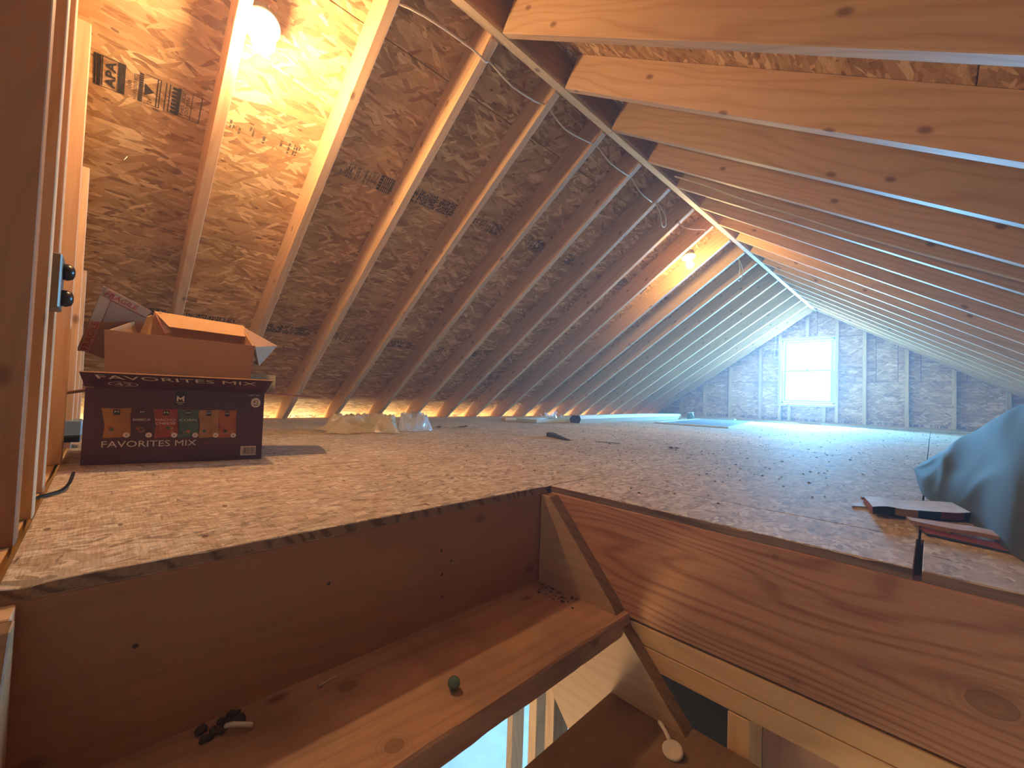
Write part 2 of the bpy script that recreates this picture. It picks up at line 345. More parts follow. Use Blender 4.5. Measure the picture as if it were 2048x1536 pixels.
def tube(name, pts, r, mat, parent=None, res=3, smooth=True):
    """tube mesh swept along a Catmull-Rom path"""
    P = [Vector(p) for p in pts]; path = []
    for i in range(len(P)-1):
        p0, p1, p2, p3 = P[max(i-1, 0)], P[i], P[i+1], P[min(i+2, len(P)-1)]
        for k in range(res):
            t = k/res
            path.append(0.5*((2*p1)+(p2-p0)*t+(2*p0-5*p1+4*p2-p3)*t*t+(3*p1-p0-3*p2+p3)*t**3))
    path.append(P[-1]); bm = bmesh.new(); rings = []; n = 8
    for i, p in enumerate(path):
        t = (path[min(i+1, len(path)-1)]-path[max(i-1, 0)]).normalized()
        a = t.cross(Vector((0, 0, 1)));  a = a.normalized() if a.length > 1e-3 else Vector((1, 0, 0)); b = t.cross(a)
        rings.append([bm.verts.new(p+r*(math.cos(2*math.pi*k/n)*a+math.sin(2*math.pi*k/n)*b)) for k in range(n)])
    for A, B in zip(rings, rings[1:]):
        for k in range(n): bm.faces.new((A[k], A[(k+1) % n], B[(k+1) % n], B[k]))
    bm.faces.new(rings[0][::-1]); bm.faces.new(rings[-1])
    return link(name, bm_me(bm, name, smooth), mat, parent)
_fc = {}
def text_geo(txt, bold=0.0):
    """vertices and faces of a line of text, 1 unit high"""
    if (txt, bold) in _fc: return _fc[(txt, bold)]
    cu = bpy.data.curves.new('t', 'FONT'); cu.body = txt; cu.size = 1; cu.resolution_u = 2; cu.offset = bold
    o = bpy.data.objects.new('t', cu); COL.objects.link(o); bpy.context.view_layer.update()
    dg = bpy.context.evaluated_depsgraph_get(); me = bpy.data.meshes.new_from_object(o.evaluated_get(dg))
    vs = [tuple(v.co) for v in me.vertices]; fs = [tuple(p.vertices) for p in me.polygons]
    bpy.data.objects.remove(o); bpy.data.curves.remove(cu); bpy.data.meshes.remove(me)
    _fc[(txt, bold)] = (vs, fs); return vs, fs
class Decal:
    """flat print built in its own plane; layers are lifted by fractions of a millimetre"""
    def __init__(s): s.bm = bmesh.new(); s.mats = []
    def mi(s, m):
        if m not in s.mats: s.mats.append(m)
        return s.mats.index(m)
    def poly(s, pts, m, z=0.0):
        f = s.bm.faces.new([s.bm.verts.new((x, y, z)) for x, y in pts]); f.material_index = s.mi(m)
    def rect(s, x0, y0, x1, y1, m, z=0.0): s.poly([(x0, y0), (x1, y0), (x1, y1), (x0, y1)], m, z)
    def disc(s, x, y, rx, ry, m, z=0.0, n=20): s.poly([(x+rx*math.cos(2*math.pi*i/n), y+ry*math.sin(2*math.pi*i/n)) for i in range(n)], m, z)
    def text(s, txt, x, y, w, h, m, z=0.0, bold=0.0, skew=0.0, slope=0.0):
        vs, fs = text_geo(txt, bold)
        if not vs: return
        x0 = min(v[0] for v in vs); x1 = max(v[0] for v in vs); y0 = min(v[1] for v in vs); y1 = max(v[1] for v in vs)
        out = []
        for v in vs:
            u = (v[0]-x0)/(x1-x0); t = (v[1]-y0)/(y1-y0)
            out.append(s.bm.verts.new((x+w*u+skew*t, y+h*t+slope*u, z)))
        k = s.mi(m)
        for f in fs:
            try: fc = s.bm.faces.new([out[i] for i in f]); fc.material_index = k
            except ValueError: pass
    def build(s, name, parent, mw=None):
        me = bpy.data.meshes.new(name); s.bm.to_mesh(me); s.bm.free()
        return link(name, me, s.mats, parent, mw)

# ================================================================== FLOOR (strand board sheets on joists)
floor = empty('floor', kind='structure'); floor['label'] = 'worn dusty strand board attic floor around the stair opening'
TH = 0.018
def sheet(x0, x1, y0, y1, parent=floor, rag=None):
    g = 0.0016
    c = ((x0+x1)/2, (y0+y1)/2); hx, hy = (x1-x0)/2-g, (y1-y0)/2-g
    bm = bmesh.new(); add_box(bm, (-hx, -hy, -TH), (hx, hy, 0))
    bmesh.ops.bevel(bm, geom=bm.edges[:], offset=0.0012, segments=1, affect='EDGES')
    if rag:       # broken, crushed sawn edge along the opening
        es = [e for e in bm.edges if abs(e.verts[0].co.z) < 0.002 and abs(e.verts[1].co.z) < 0.002 and e.calc_length() > 0.2]
        bmesh.ops.subdivide_edges(bm, edges=es, cuts=60)
        for v in bm.verts:
            w = v.co.x+c[0], v.co.y+c[1]
            onedge = ('x' in rag and abs(w[0]-rag['x']) < 0.004) or ('y' in rag and abs(w[1]-rag['y']) < 0.004)
            if onedge and v.co.z > -0.003:
                n_ = noise.noise(Vector((w[0]*30, w[1]*30, 3)))
                v.co.z -= max(0, n_)*0.006
    me = bm_me(bm, 'floor_panel')
    o = link('floor_panel', me, ['osb_floor', 'osb_edge'], parent, Matrix.Translation((c[0], c[1], 0)))
    for p in me.polygons:
        if abs(p.normal.z) < 0.5: p.material_index = 1
    return o
X0F, X1F = -2.27, 2.93
XJ, XK = 0.110, 1.437
sheet(XJ, XA, -0.078, 1.15, rag={'x': XA}).name = 'floor_panel'
sheet(XA, XK-0.002, YB, 1.15, rag={'y': YB}); sheet(XK+0.004, X1F, YB, 1.15, rag={'y': YB})
sheet(-1.11, XJ, -0.078, 1.98); sheet(X0F, -1.11, -0.078, 0.75); sheet(X0F, -1.11, 0.75, 3.19)
for a, b_ in ((1.98, 4.42), (4.42, 6.86), (6.86, YF)): sheet(-1.11, XJ, a, b_)
for a, b_ in ((3.19, 5.63), (5.63, YF)): sheet(X0F, -1.11, a, b_)
for a, b_ in ((1.15, 2.85), (2.85, 5.28), (5.28, YF)): sheet(XJ, XK, a, b_)
for a, b_ in ((1.15, 3.59), (3.59, 6.03), (6.03, YF)): sheet(XK, X1F, a, b_)
# joists bounding the opening
j = zbox('joist', (XA, YB, -0.262), (3.0, YB+0.038, -TH), 'joist', floor, 'x'); j['label'] = 'reddish fir joist with strong grain lines beside the stairs'
zbox('joist', (XA-0.040, -0.45, -0.262), (XA-0.002, YB+0.038, -TH), 'riser', floor, 'y')
nh = lathe([(0, 0.0012), (0.0026, 0.001), (0.0034, 0), (0, 0)], 10); nhm = bm_me(nh, 'nail_head'); nhm.materials.append(M['crumb'])
for (y, z) in ((0.557, -0.098), (0.561, -0.150), (0.563, -0.198), (0.585, -0.126), (0.05, -0.11), (0.31, -0.10)):
    o = bpy.data.objects.new('nail_head', nhm); COL.objects.link(o); o.parent = floor; o.matrix_local = basis((XA-0.0022, y, z), (0, 1, 0), (0, 0, 1), (1, 0, 0))
bm = bmesh.new()
for (a, b_) in (((-2.6, -0.45), (XA-0.041, 7.8)), ((XA-0.041, YB+0.04), (3.2, 7.8))): add_box(bm, (a[0], a[1], -0.285), (b_[0], b_[1], -0.266))
link('lower_ceiling_board', bm_me(bm, 'lower_ceiling_board'), 'drywall', floor)

# ================================================================== ROOF
ceiling = empty('ceiling', kind='structure'); ceiling['label'] = 'gabled roof of bare rafters under strand board sheathing'
def rafter_me(length, cut, name):
    # local X up the slope, Y across (0..0.038), Z outward (0..DEP); top end at X=0
    bm = bmesh.new(); add_box(bm, (-length, 0, 0), (0, 0.038, DEP))
    for v in bm.verts:
        if v.co.x > -0.01: v.co.x += cut(v.co.z)
    bmesh.ops.bevel(bm, geom=bm.edges[:], offset=0.002, segments=1, affect='EDGES')
    return bm_me(bm, name)
topL = Vector((RB0-0.001, 0, ML*(RB0-0.001-XE)))
rmL = rafter_me(3.55, lambda z: z*math.tan(aL), 'rafter_left'); rmL.materials.append(M['rafter'])
topR = Vector((XR, 0, ZR))
rmR = rafter_me(3.45, lambda z: z*0.02, 'rafter_right'); rmR.materials.append(M['rafter'])
NB = 19
yLs = [0.257+k*RS for k in range(NB)]
for k, y in enumerate(yLs):
    o = bpy.data.objects.new('rafter', rmL); COL.objects.link(o); o.parent = ceiling
    o.matrix_local = basis(topL+Vector((0, y, 0)), UL, (0, 1, 0), NL)
yRs = [1.084+(k-2)*RS for k in range(-1, 19)]
yRs = [y for y in yRs if -0.2 < y < 7.68]
for y in yRs:
    o = bpy.data.objects.new('rafter', rmR); COL.objects.link(o); o.parent = ceiling
    o.matrix_local = basis(topR+Vector((0, y+0.038, 0)), UR, (0, -1, 0), NR)
# ridge board and the light batten nailed under it, in three lengths
zrb = 1.697
zbox('ridge_board', (RB0, -0.1, zrb), (RB1, YF, 1.95), 'ridge', ceiling, 'y')
ys = [-0.1, 1.93, 3.52, 5.7, YF-0.02]
for i, (a, b_) in enumerate(zip(ys, ys[1:])):
    o = zbox('ridge_batten', (RB0+0.000, a+0.001, zrb-0.019), (RB1-0.002, b_-0.001, zrb-0.0005), 'batten', ceiling, 'y')
    o.rotation_euler.z += 0.0007*(-1)**i
# sheathing sheets: left (x breaks) and right
def deck(side, x0, x1, y0, y1):
    U, Nn, T, z0, x_ = (UL, NL, DEP, 0, 0) if side == 'L' else (UR, NR, DEP, 0, 0)
    def pt(x, y):
        if side == 'L': return Vector((x, y, ML*(x-XE)+DEP*math.sqrt(1+ML*ML)))
        return Vector((x, y, ZR-MR*(x-XR)+DEP*math.sqrt(1+MR*MR)))
    c = pt((x0+x1)/2, (y0+y1)/2); hu = abs(x1-x0)/2*math.sqrt(1+(ML if side == 'L' else MR)**2)-0.0015; hv = (y1-y0)/2-0.0015
    Yv = (0, 1, 0) if side == 'L' else (0, -1, 0)
    # local X along the ridge (strands run that way), local Y up the slope
    Xl = Vector((0, 1, 0)) if side == 'R' else Vector((0, -1, 0))
    me = box_me((-hv, -hu, 0.0005), (hv, hu, 0.013), 0.001, 'sheathing_panel')
    return link('sheathing_panel', me, 'osb', ceiling, basis(c, Xl, U, Nn))
LX = [0.262, -0.028, -0.99, -1.895, -2.85]
for i, (xa, xb_) in enumerate(zip(LX, LX[1:])):
    y = (1.90, 0.68, 1.90, 0.68)[i]-2.4384
    while y < YF+0.1:
        a, b_ = max(y, -0.12), min(y+2.4384, YF+0.1)
        if b_-a > 0.05: deck('L', xb_, xa, a, b_)
        y += 2.4384
RX = [0.285, 0.553, 1.523, 2.49, 3.35]
for i, (xa, xb_) in enumerate(zip(RX, RX[1:])):
    y = (0.68, 1.90, 0.68, 1.90)[i]-2.4384
    while y < YF+0.1:
        a, b_ = max(y, -0.12), min(y+2.4384, YF+0.1)
        if b_-a > 0.05: deck('R', xa, xb_, a, b_)
        y += 2.4384

for side, x0, x1 in (('L', -2.85, 0.262), ('R', 0.285, 3.35)):
    o = deck(side, x0, x1, -0.2, YF+0.15); o.name = 'roof_felt'; U, Nn = (UL, NL) if side == 'L' else (UR, NR)
    o.location = Vector(o.location)+Nn*0.0145; o.data.materials[0] = M['darkwood']
# printed grade stamps on the sheathing (flat ink)
def deckmat(side, x, y, lift=0.0):
    if side == 'L':
        p = Vector((x, y, ML*(x-XE)+DEP*math.sqrt(1+ML*ML)))-NL*lift
        return basis(p, UL, (0, -1, 0), -NL)        # text reads up the slope
    p = Vector((x, y, ZR-MR*(x-XR)+DEP*math.sqrt(1+MR*MR)))-NR*lift
    return basis(p, UR, (0, 1, 0), -NR)
def stamp(side, x, y, draw, name='stamp'):
    d = Decal(); draw(d); o = d.build(name, ceiling, deckmat(side, x, y, 0.0012)); return o
def code_block(seed, L, Hh, ink='ink', fill=0.72):
    """worn, unreadable block of print: L along the ridge, Hh up the slope"""
    def f(d):
        r = random.Random(seed); y = 0.0
        while y < L-0.006:
            w = r.uniform(0.007, 0.014)
            if r.random() < fill:
                x = 0
                while x < Hh:
                    l = r.uniform(0.008, 0.03)
                    if r.random() < 0.8: d.poly([(x, -y), (min(Hh, x+l), -y-r.uniform(0, .002)), (min(Hh, x+l*r.uniform(.7, 1)), -y-w*0.75), (x+r.uniform(0, .003), -y-w*0.7)], ink)
                    x += l+0.003
            y += w
    return f
def stamp_main(d):
    # first bay: box with reversed agency letters, then OSB / mill lines, logo triangle, orientation block. origin at low left, x up slope, -y away along ridge
    Hh = 0.105
    d.rect(0, 0.0, Hh, -0.004, 'ink'); d.rect(0, -0.008, Hh*0.97, -0.016, 'ink')
    for k in range(4): d.rect(0.004, -0.002-k*0.006, Hh, -0.005-k*0.006, 'ink')
    for xx in (0.0, Hh-0.002): d.rect(xx, 0, xx+0.002, -0.082, 'ink')
    d.text('APA', 0.006, -0.056, Hh-0.014, 0.026, 'ink', bold=0.03)
    for k in range(3): d.rect(0.0, -0.062-k*0.007, Hh, -0.067-k*0.007, 'ink')
    d.text('OSB', 0.030, -0.098, 0.030, 0.010, 'ink')
    d.text('NORBORD RITE', 0.000, -0.114, Hh-0.012, 0.010, 'ink')
    d.text('IIIIIIIIIIIIII', 0.0, -0.130, Hh-0.004, 0.012, 'ink', bold=0.04)
    d.poly([(0.028, -0.134), (0.072, -0.134), (0.050, -0.162)], 'ink'); d.rect(0, -0.168, Hh, -0.171, 'ink'); d.rect(0, -0.176, Hh, -0.179, 'ink')
    for xx in (0.0, Hh-0.002): d.rect(xx, -0.134, xx+0.002, -0.179, 'ink')
    d.text('24', 0.006, -0.156, 0.016, 0.012, 'ink')
    d.rect(0, -0.192, Hh, -0.195, 'ink'); d.rect(0, -0.203, Hh, -0.206, 'ink')
    for k in range(7): d.poly([(0.004+k*0.0145, -0.212), (0.013+k*0.0145, -0.212), (0.015+k*0.0145, -0.232), (0.001+k*0.0145, -0.232)], 'ink')
    d.rect(0, -0.228, Hh, -0.238, 'ink')
    d.text('THIS SIDE', 0.004, -0.252, Hh-0.01, 0.011, 'ink'); d.text('DOWN', 0.02, -0.266, Hh*0.6, 0.011, 'ink')
    d.rect(0, -0.272, Hh, -0.274, 'ink'); d.rect(0, -0.300, Hh, -0.303, 'ink'); d.rect(0, -0.205, 0.002, -0.303, 'ink')
HX = -0.541
stamp('L', HX, -0.072, stamp_main)
stamp('L', HX+0.02, 0.31, code_block(3, 0.30, 0.05, 'ink_faint', 0.35))
def stamp_b(d):
    Hh = 0.085
    d.text('THIS SIDE', 0.0, -0.016, Hh, 0.014, 'ink'); d.text('DOWN', 0.01, -0.036, Hh*0.8, 0.014, 'ink')
    for k in range(5): d.poly([(0.002+k*0.017, -0.042), (0.014+k*0.017, -0.042), (0.016+k*0.017, -0.062), (0.0+k*0.017, -0.062)], 'ink')
    for k in range(5): d.rect(0, -0.068-k*0.010, Hh, -0.073-k*0.010, 'ink')
    d.rect(0, -0.115, 0.002, 0.0, 'ink'); d.rect(Hh-0.002, -0.115, Hh, 0.0, 'ink'); d.rect(0, -0.115, Hh, -0.120, 'ink')
stamp('L', HX+0.02, 0.78, code_block(12, 0.16, 0.075, 'ink_faint', 0.6)); stamp('L', HX+0.02, 0.945, stamp_b)
stamp('L', HX+0.03, 1.17, code_block(5, 0.31, 0.085, 'ink', 0.9))
stamp('L', HX+0.03, 1.62, code_block(6, 0.13, 0.07, 'ink_faint', 0.8)); 
def stamp_num(t):
    def f(d): d.text(t, 0.0, -0.075, 0.085, 0.05, 'ink', bold=0.01)
    return f
stamp('L', HX+0.03, 1.55, stamp_num('70')); stamp('L', HX+0.03, 1.76, code_block(7, 0.10, 0.075, 'ink', 0.9))
stamp('L', HX+0.03, 2.12, code_block(8, 0.17, 0.09, 'ink', 0.9)); stamp('L', HX+0.03, 2.53, stamp_num('2 3 3'))
stamp('L', HX+0.03, 2.60, code_block(9, 0.06, 0.06, 'ink', 0.9))
for q in (3.35, 3.70, 4.20): stamp('L', HX+0.03, q, code_block(int(q*10), 0.16, 0.08, 'ink', 0.85))
for y0, l, fl in ((0.02, 0.22, .9), (0.33, 0.24, .85), (0.70, 0.33, .92), (1.12, 0.32, .35), (1.62, 0.22, .9), (2.02, 0.15, .7), (2.43, 0.16, .85), (2.82, 0.16, .8), (3.22, 0.15, .7), (3.65, 0.12, .8)):
    stamp('L', -1.49, y0, code_block(int(y0*100)+1, l, 0.075, 'ink' if fl > .4 else 'ink_faint', fl))
for k in range(1, 16):
    stamp('L', -2.365, yLs[k-1]+0.05, code_block(200+k, 0.33, 0.045, 'ink', 0.75))
stamp('R', 1.118, 1.16, code_block(44, 0.10, 0.09, 'ink_faint', .5)); stamp('R', 1.118, 1.395, code_block(41, 0.085, 0.10, 'ink', .9))
# nail points coming through the sheathing
nm = lathe([(0.0, 0.0), (0.0012, -0.004), (0.0015, -0.022), (0.0026, -0.0225), (0.0026, -0.0235), (0.0, -0.0237)], 6)
nail_me = bm_me(nm, 'nail'); nail_me.materials.append(M['steel'])
rn = random.Random(4)
for i in range(64):
    x = rn.choice((-0.12, -0.30, -0.72, -0.86, -1.05, -1.12, -1.25, -1.36, -1.62, -1.75))+rn.uniform(-.03, .03)
    y = rn.uniform(-0.05, 3.6) if i % 3 else rn.uniform(0.0, 1.2)
    if min(abs(y-q-0.019) for q in yLs) < 0.03: continue
    o = bpy.data.objects.new('nail', nail_me); COL.objects.link(o); o.parent = ceiling
    tilt = Matrix.Rotation(rn.uniform(-.5, .5), 4, 'X') @ Matrix.Rotation(rn.uniform(-.5, .5), 4, 'Y')
    p = Vector((x, y, ML*(x-XE)+DEP*math.sqrt(1+ML*ML)))-NL*0.018
    o.matrix_local = basis(p, UL, (0, 1, 0), NL) @ tilt @ Matrix.Rotation(math.pi, 4, 'X') @ Matrix.Translation((0, 0, 0.018))

# ================================================================== FAR GABLE WALL
wb = empty('wall_back', kind='structure'); wb['label'] = 'far gable wall of bare studs and strand board around a window'
def roofz(x, off=0.0):
    return min(ML*(x-XE)+off*math.sqrt(1+ML*ML), ZR-MR*(x-XR)+off*math.sqrt(1+MR*MR))
def gable_stud(x, y0, parent, z0=0.038, z1=None, w=0.038, d=0.089, mat='stud', off=0.0):
    if z1 is None:
        za, zb_ = roofz(x, off), roofz(x+w, off)
    else: za = zb_ = z1
    pts = [(z0, 0), (za, 0), (zb_, -w), (z0, -w)]      # local x = up, y = -x world
    return prism('stud', pts, d, mat, parent, basis((x, y0, 0), (0, 0, 1), (-1, 0, 0), (0, 1, 0)).copy() if False else Matrix(((0, -1, 0, x), (0, 0, 1, y0), (1, 0, 0, 0), (0, 0, 0, 1))), 0.0015)
for x in (-2.10, -1.70, -1.30, -0.895, -0.46, 0.79, 1.205, 1.62, 2.045, 2.45): gable_stud(x, YF, wb)
gable_stud(-0.195, YF, wb); gable_stud(0.492, YF, wb)
gable_stud(0.146, YF, wb, z0=1.315)
gable_stud(-0.070, YF, wb, z1=0.262); gable_stud(0.350, YF, wb, z1=0.262)
zbox('sill_plate', (-0.157, YF, 0.2625), (0.492, YF+0.089, 0.298), 'stud', wb, 'x')
zbox('header_plate', (-0.157, YF, 1.285), (0.492, YF+0.089, 1.3145), 'stud', wb, 'x')
zbox('bottom_plate', (-2.3, YF-0.0, 0.0), (2.85, YF+0.089, 0.037), 'plate', wb, 'x')
# sheathing sheets with gaps: lower row, upper row, split round the window
YW = YF+0.091
def wall_panel(x0, x1, z0, z1, cutroof=False):
    g = 0.003; pts = []
    if cutroof:
        xs = [x0+g+(x1-x0-2*g)*i/12 for i in range(13)]
        top = [(x, min(z1-g, roofz(x, 0.135))) for x in xs]
        if max(t[1] for t in top) <= z0+0.01: return
        top = [(x, max(z, z0+g+0.002)) for x, z in top]
        pts = [(x1-g, z0+g), (x0+g, z0+g)]+top
        pts = [(x0+g, z0+g)]+[(x1-g, z0+g)]+top[::-1]
    else: pts = [(x0+g, z0+g), (x1-g, z0+g), (x1-g, z1-g), (x0+g, z1-g)]
    prism('sheathing_panel', pts, 0.012, 'osb_wall', wb, Matrix(((1, 0, 0, 0), (0, 0, -1, YW+0.012), (0, 1, 0, 0), (0, 0, 0, 1))))
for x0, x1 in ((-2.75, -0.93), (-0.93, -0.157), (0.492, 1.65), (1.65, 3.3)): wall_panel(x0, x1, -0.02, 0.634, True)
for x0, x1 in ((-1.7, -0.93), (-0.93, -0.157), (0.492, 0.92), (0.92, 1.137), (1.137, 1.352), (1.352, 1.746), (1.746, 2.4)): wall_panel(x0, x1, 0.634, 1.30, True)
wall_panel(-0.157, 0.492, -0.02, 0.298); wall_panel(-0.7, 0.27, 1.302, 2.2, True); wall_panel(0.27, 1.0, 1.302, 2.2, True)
prism('backing', [(-2.9, -0.3), (3.5, -0.3), (3.5, 0.0), (0.28, 2.3), (-2.9, 0.0)], 0.004, 'crumb', wb, Matrix(((1, 0, 0, 0), (0, 0, -1, YW+0.030), (0, 1, 0, 0), (0, 0, 0, 1)))) if False else None
# dark felt behind the gaps, leaving the window opening free
bm = bmesh.new()
for a, b_ in (((-2.9, -0.3), (-0.157, 2.2)), ((0.492, -0.3), (3.5, 2.2)), ((-0.157, -0.3), (0.492, 0.29)), ((-0.157, 1.30), (0.492, 2.2))): add_box(bm, (a[0], YW+0.013, a[1]), (b_[0], YW+0.018, b_[1]))
link('wall_felt', bm_me(bm, 'wall_felt'), 'darkwood', wb)
st = Decal(); code_block(77, 0.22, 0.10, 'ink_faint', .8)(st)
st.build('stamp', wb, basis((-0.42, YW-0.001, 1.04), (0, 0, 1), (-1, 0, 0), (0, -1, 0)))
for k, x in enumerate((-2.06, -1.66, -1.26, -0.85, -0.42, -0.15, 0.12, 0.55, 0.83, 1.25, 1.66)):
    st = Decal(); code_block(300+k, 0.33 if x != -0.15 else 0.2, 0.035, 'ink', .6)(st)
    st.build('stamp', wb, basis((x+0.002, YW-0.001, 0.045), (0, 0, 1), (1, 0, 0), (0, 1, 0)) @ Matrix.Scale(-1, 4, (0, 1, 0)))

# window
win = empty('window_1', (0.163, YF, 0.79), kind='structure'); win['label'] = 'small white double hung gable window, bright with daylight'
wx0, wx1, wz0, wz1 = -0.157, 0.492, 0.30, 1.283
def wb_(name, a, b_, mat, parent=win): return zbox(name, a, b_, mat, parent, 'x' if abs(b_[0]-a[0]) > abs(b_[2]-a[2]) else 'z', 0.001)
win.location = (0, 0, 0)
yw = YF+0.030
fr = empty('window_frame', parent=win)
for a, b_ in (((wx0, yw, wz0), (wx0+0.022, yw+0.07, wz1)), ((wx1-0.022, yw, wz0), (wx1, yw+0.07, wz1)), ((wx0, yw, wz0), (wx1, yw+0.07, wz0+0.028)), ((wx0, yw, wz1-0.024), (wx1, yw+0.07, wz1))):
    wb_('jamb', a, b_, 'frame_white', fr)
zm = 0.800
for nm_, x0, x1, z0, z1, yy in (('lower_sash', wx0+0.024, wx1-0.024, wz0+0.030, zm+0.014, yw+0.016), ('upper_sash', wx0+0.024, wx1-0.024, zm-0.010, wz1-0.026, yw+0.042)):
    sa = empty(nm_, parent=win); w_ = 0.034
    for a, b_ in (((x0, yy, z0), (x0+w_, yy+0.024, z1)), ((x1-w_, yy, z0), (x1, yy+0.024, z1)), ((x0+w_, yy, z0), (x1-w_, yy+0.024, z0+w_*0.8)), ((x0+w_, yy, z1-w_*0.8), (x1-w_, yy+0.024, z1))):
        wb_('sash_rail', a, b_, 'frame_white', sa)
    zbox('pane', (x0+w_, yy+0.010, z0+w_*0.8), (x1-w_, yy+0.014, z1-w_*0.8), 'pane', sa, 'x', 0)
zbox('sash_lock', (0.145, yw+0.004, zm+0.012), (0.185, yw+0.016, zm+0.028), 'greybox', win, 'x')

# ================================================================== NEAR GABLE WALL (left of the picture)
wl = empty('wall_left', kind='structure'); wl['label'] = 'near gable wall of bare studs at the stair side'
def near_stud(x, yf, z1=None, z0=0.0, w=0.038, d=0.125, mat='stud'):
    za, zb_ = (roofz(x-w), roofz(x)) if z1 is None else (z1, z1)
    pts = [(z0, 0), (zb_, 0), (za, w), (z0, w)]
    return prism('stud', pts, d, mat, wl, Matrix(((0, -1, 0, x), (0, 0, -1, yf), (1, 0, 0, 0), (0, 0, 0, 1))) @ Matrix.Identity(4), 0.0015)
NS = [(0.55, -0.0810), (0.39, -0.0767), (0.15, -0.0810), (-0.26, -0.0735), (-0.66, -0.0700), (-1.08, -0.0712), (-1.50, -0.0720)]
for i, (x, yf) in enumerate(NS): near_stud(x, yf, mat='riser' if i == 0 else 'stud')
zbox('bottom_plate', (-2.3, -0.205, -0.037), (0.715, -0.086, -0.001), 'plate', wl, 'x')
bm = bmesh.new(); add_box(bm, (-2.9, -0.225, -0.3), (3.5, -0.212, 2.2)); link('sheathing_board', bm_me(bm, 'sheathing_board'), 'osb_wall', wl)
gr = link('gable_rafter', rmL, [], wl, basis(topL+Vector((0, -0.16, 0)), UL, (0, 1, 0), NL)); 
zbox('trimmer_post', (XA-0.002, -0.160, -1.6), (XA+0.040, -0.060, -TH-0.002), 'stud', wl, 'z')

bm = bmesh.new(); pf = [(-2.25, 0.002), (2.80, 0.002), (0.275, 1.67)]  # scatter volume added to imitate the veil of lens flare
A_ = [bm.verts.new((x, -0.03, z)) for x, z in pf]; B_ = [bm.verts.new((x, 7.15, z)) for x, z in pf]
bm.faces.new(A_); bm.faces.new(B_[::-1])
for i in range(3): bm.faces.new((A_[i], A_[(i+1) % 3], B_[(i+1) % 3], B_[i]))
hm = bpy.data.materials.new('flare_haze'); hm.use_nodes = True; hn = hm.node_tree
for n_ in list(hn.nodes): hn.nodes.remove(n_)
ho = hn.nodes.new('ShaderNodeOutputMaterial'); hv_ = hn.nodes.new('ShaderNodeVolumeScatter'); hv_.inputs['Color'].default_value = (1.0, 0.88, 1, 1)
hv_.inputs['Density'].default_value = 0.030; hv_.inputs['Anisotropy'].default_value = 0.35; hn.links.new(hv_.outputs[0], ho.inputs['Volume'])
o = link('haze', bm_me(bm, 'haze'), hm); o['kind'] = 'stuff'; o['label'] = 'thin haze added to imitate lens flare around the window'
# ================================================================== LOWER LEVEL seen through the stairs
lw = empty('wall_lower', kind='structure'); lw['label'] = 'framed wall below the attic floor beside the stairs'
for z in (-0.311, -0.355): zbox('top_plate', (0.90, YB+0.002, z+0.0008), (3.05, YB+0.091, z+0.0435), 'plate', lw, 'x')
for x in (1.18, 1.59, 2.0, 2.41): zbox('stud', (x, YB+0.002, -2.4), (x+0.038, YB+0.091, -0.356), 'plate', lw, 'z')
zbox('sheathing_panel', (1.218, YB+0.092, -2.4), (3.05, YB+0.104, -0.356), 'osb_wall', lw, 'x')
zbox('shade_panel', (0.62, YB+0.44, -2.4), (3.05, YB+0.452, -0.29), 'void', lw, 'x')  # near-black sheet added in place of the shade inside the stud bay
for x, y, wd in ((0.362, 1.30, 0.038), (0.49, 1.24, 0.038), (-0.05, 1.62, 0.038)): zbox('stud', (x, y, -2.4), (x+wd, y+0.089, -0.286), 'rafter', lw, 'z')
fl = empty('floor_lower', kind='structure')
bm = bmesh.new(); add_box(bm, (-3.2, -0.6, -2.45), (3.2, 7.9, -2.40)); link('slab', bm_me(bm, 'slab'), 'concrete', fl)
wlo = empty('wall_lower_outer', kind='structure')
bm = bmesh.new()
add_box(bm, (-2.75, -0.5, -2.4), (-2.7, 7.8, -0.03)); add_box(bm, (3.3, -0.5, -2.4), (3.35, 7.8, 0.0)); add_box(bm, (-2.75, 7.85, -2.4), (3.35, 7.9, -0.02)); add_box(bm, (-2.75, -0.5, -2.4), (3.35, -0.45, 0.0))
link('wall_board', bm_me(bm, 'wall_board'), 'concrete', wlo)
# ceiling strip under soffit light is left open between floor edge and roof, as built

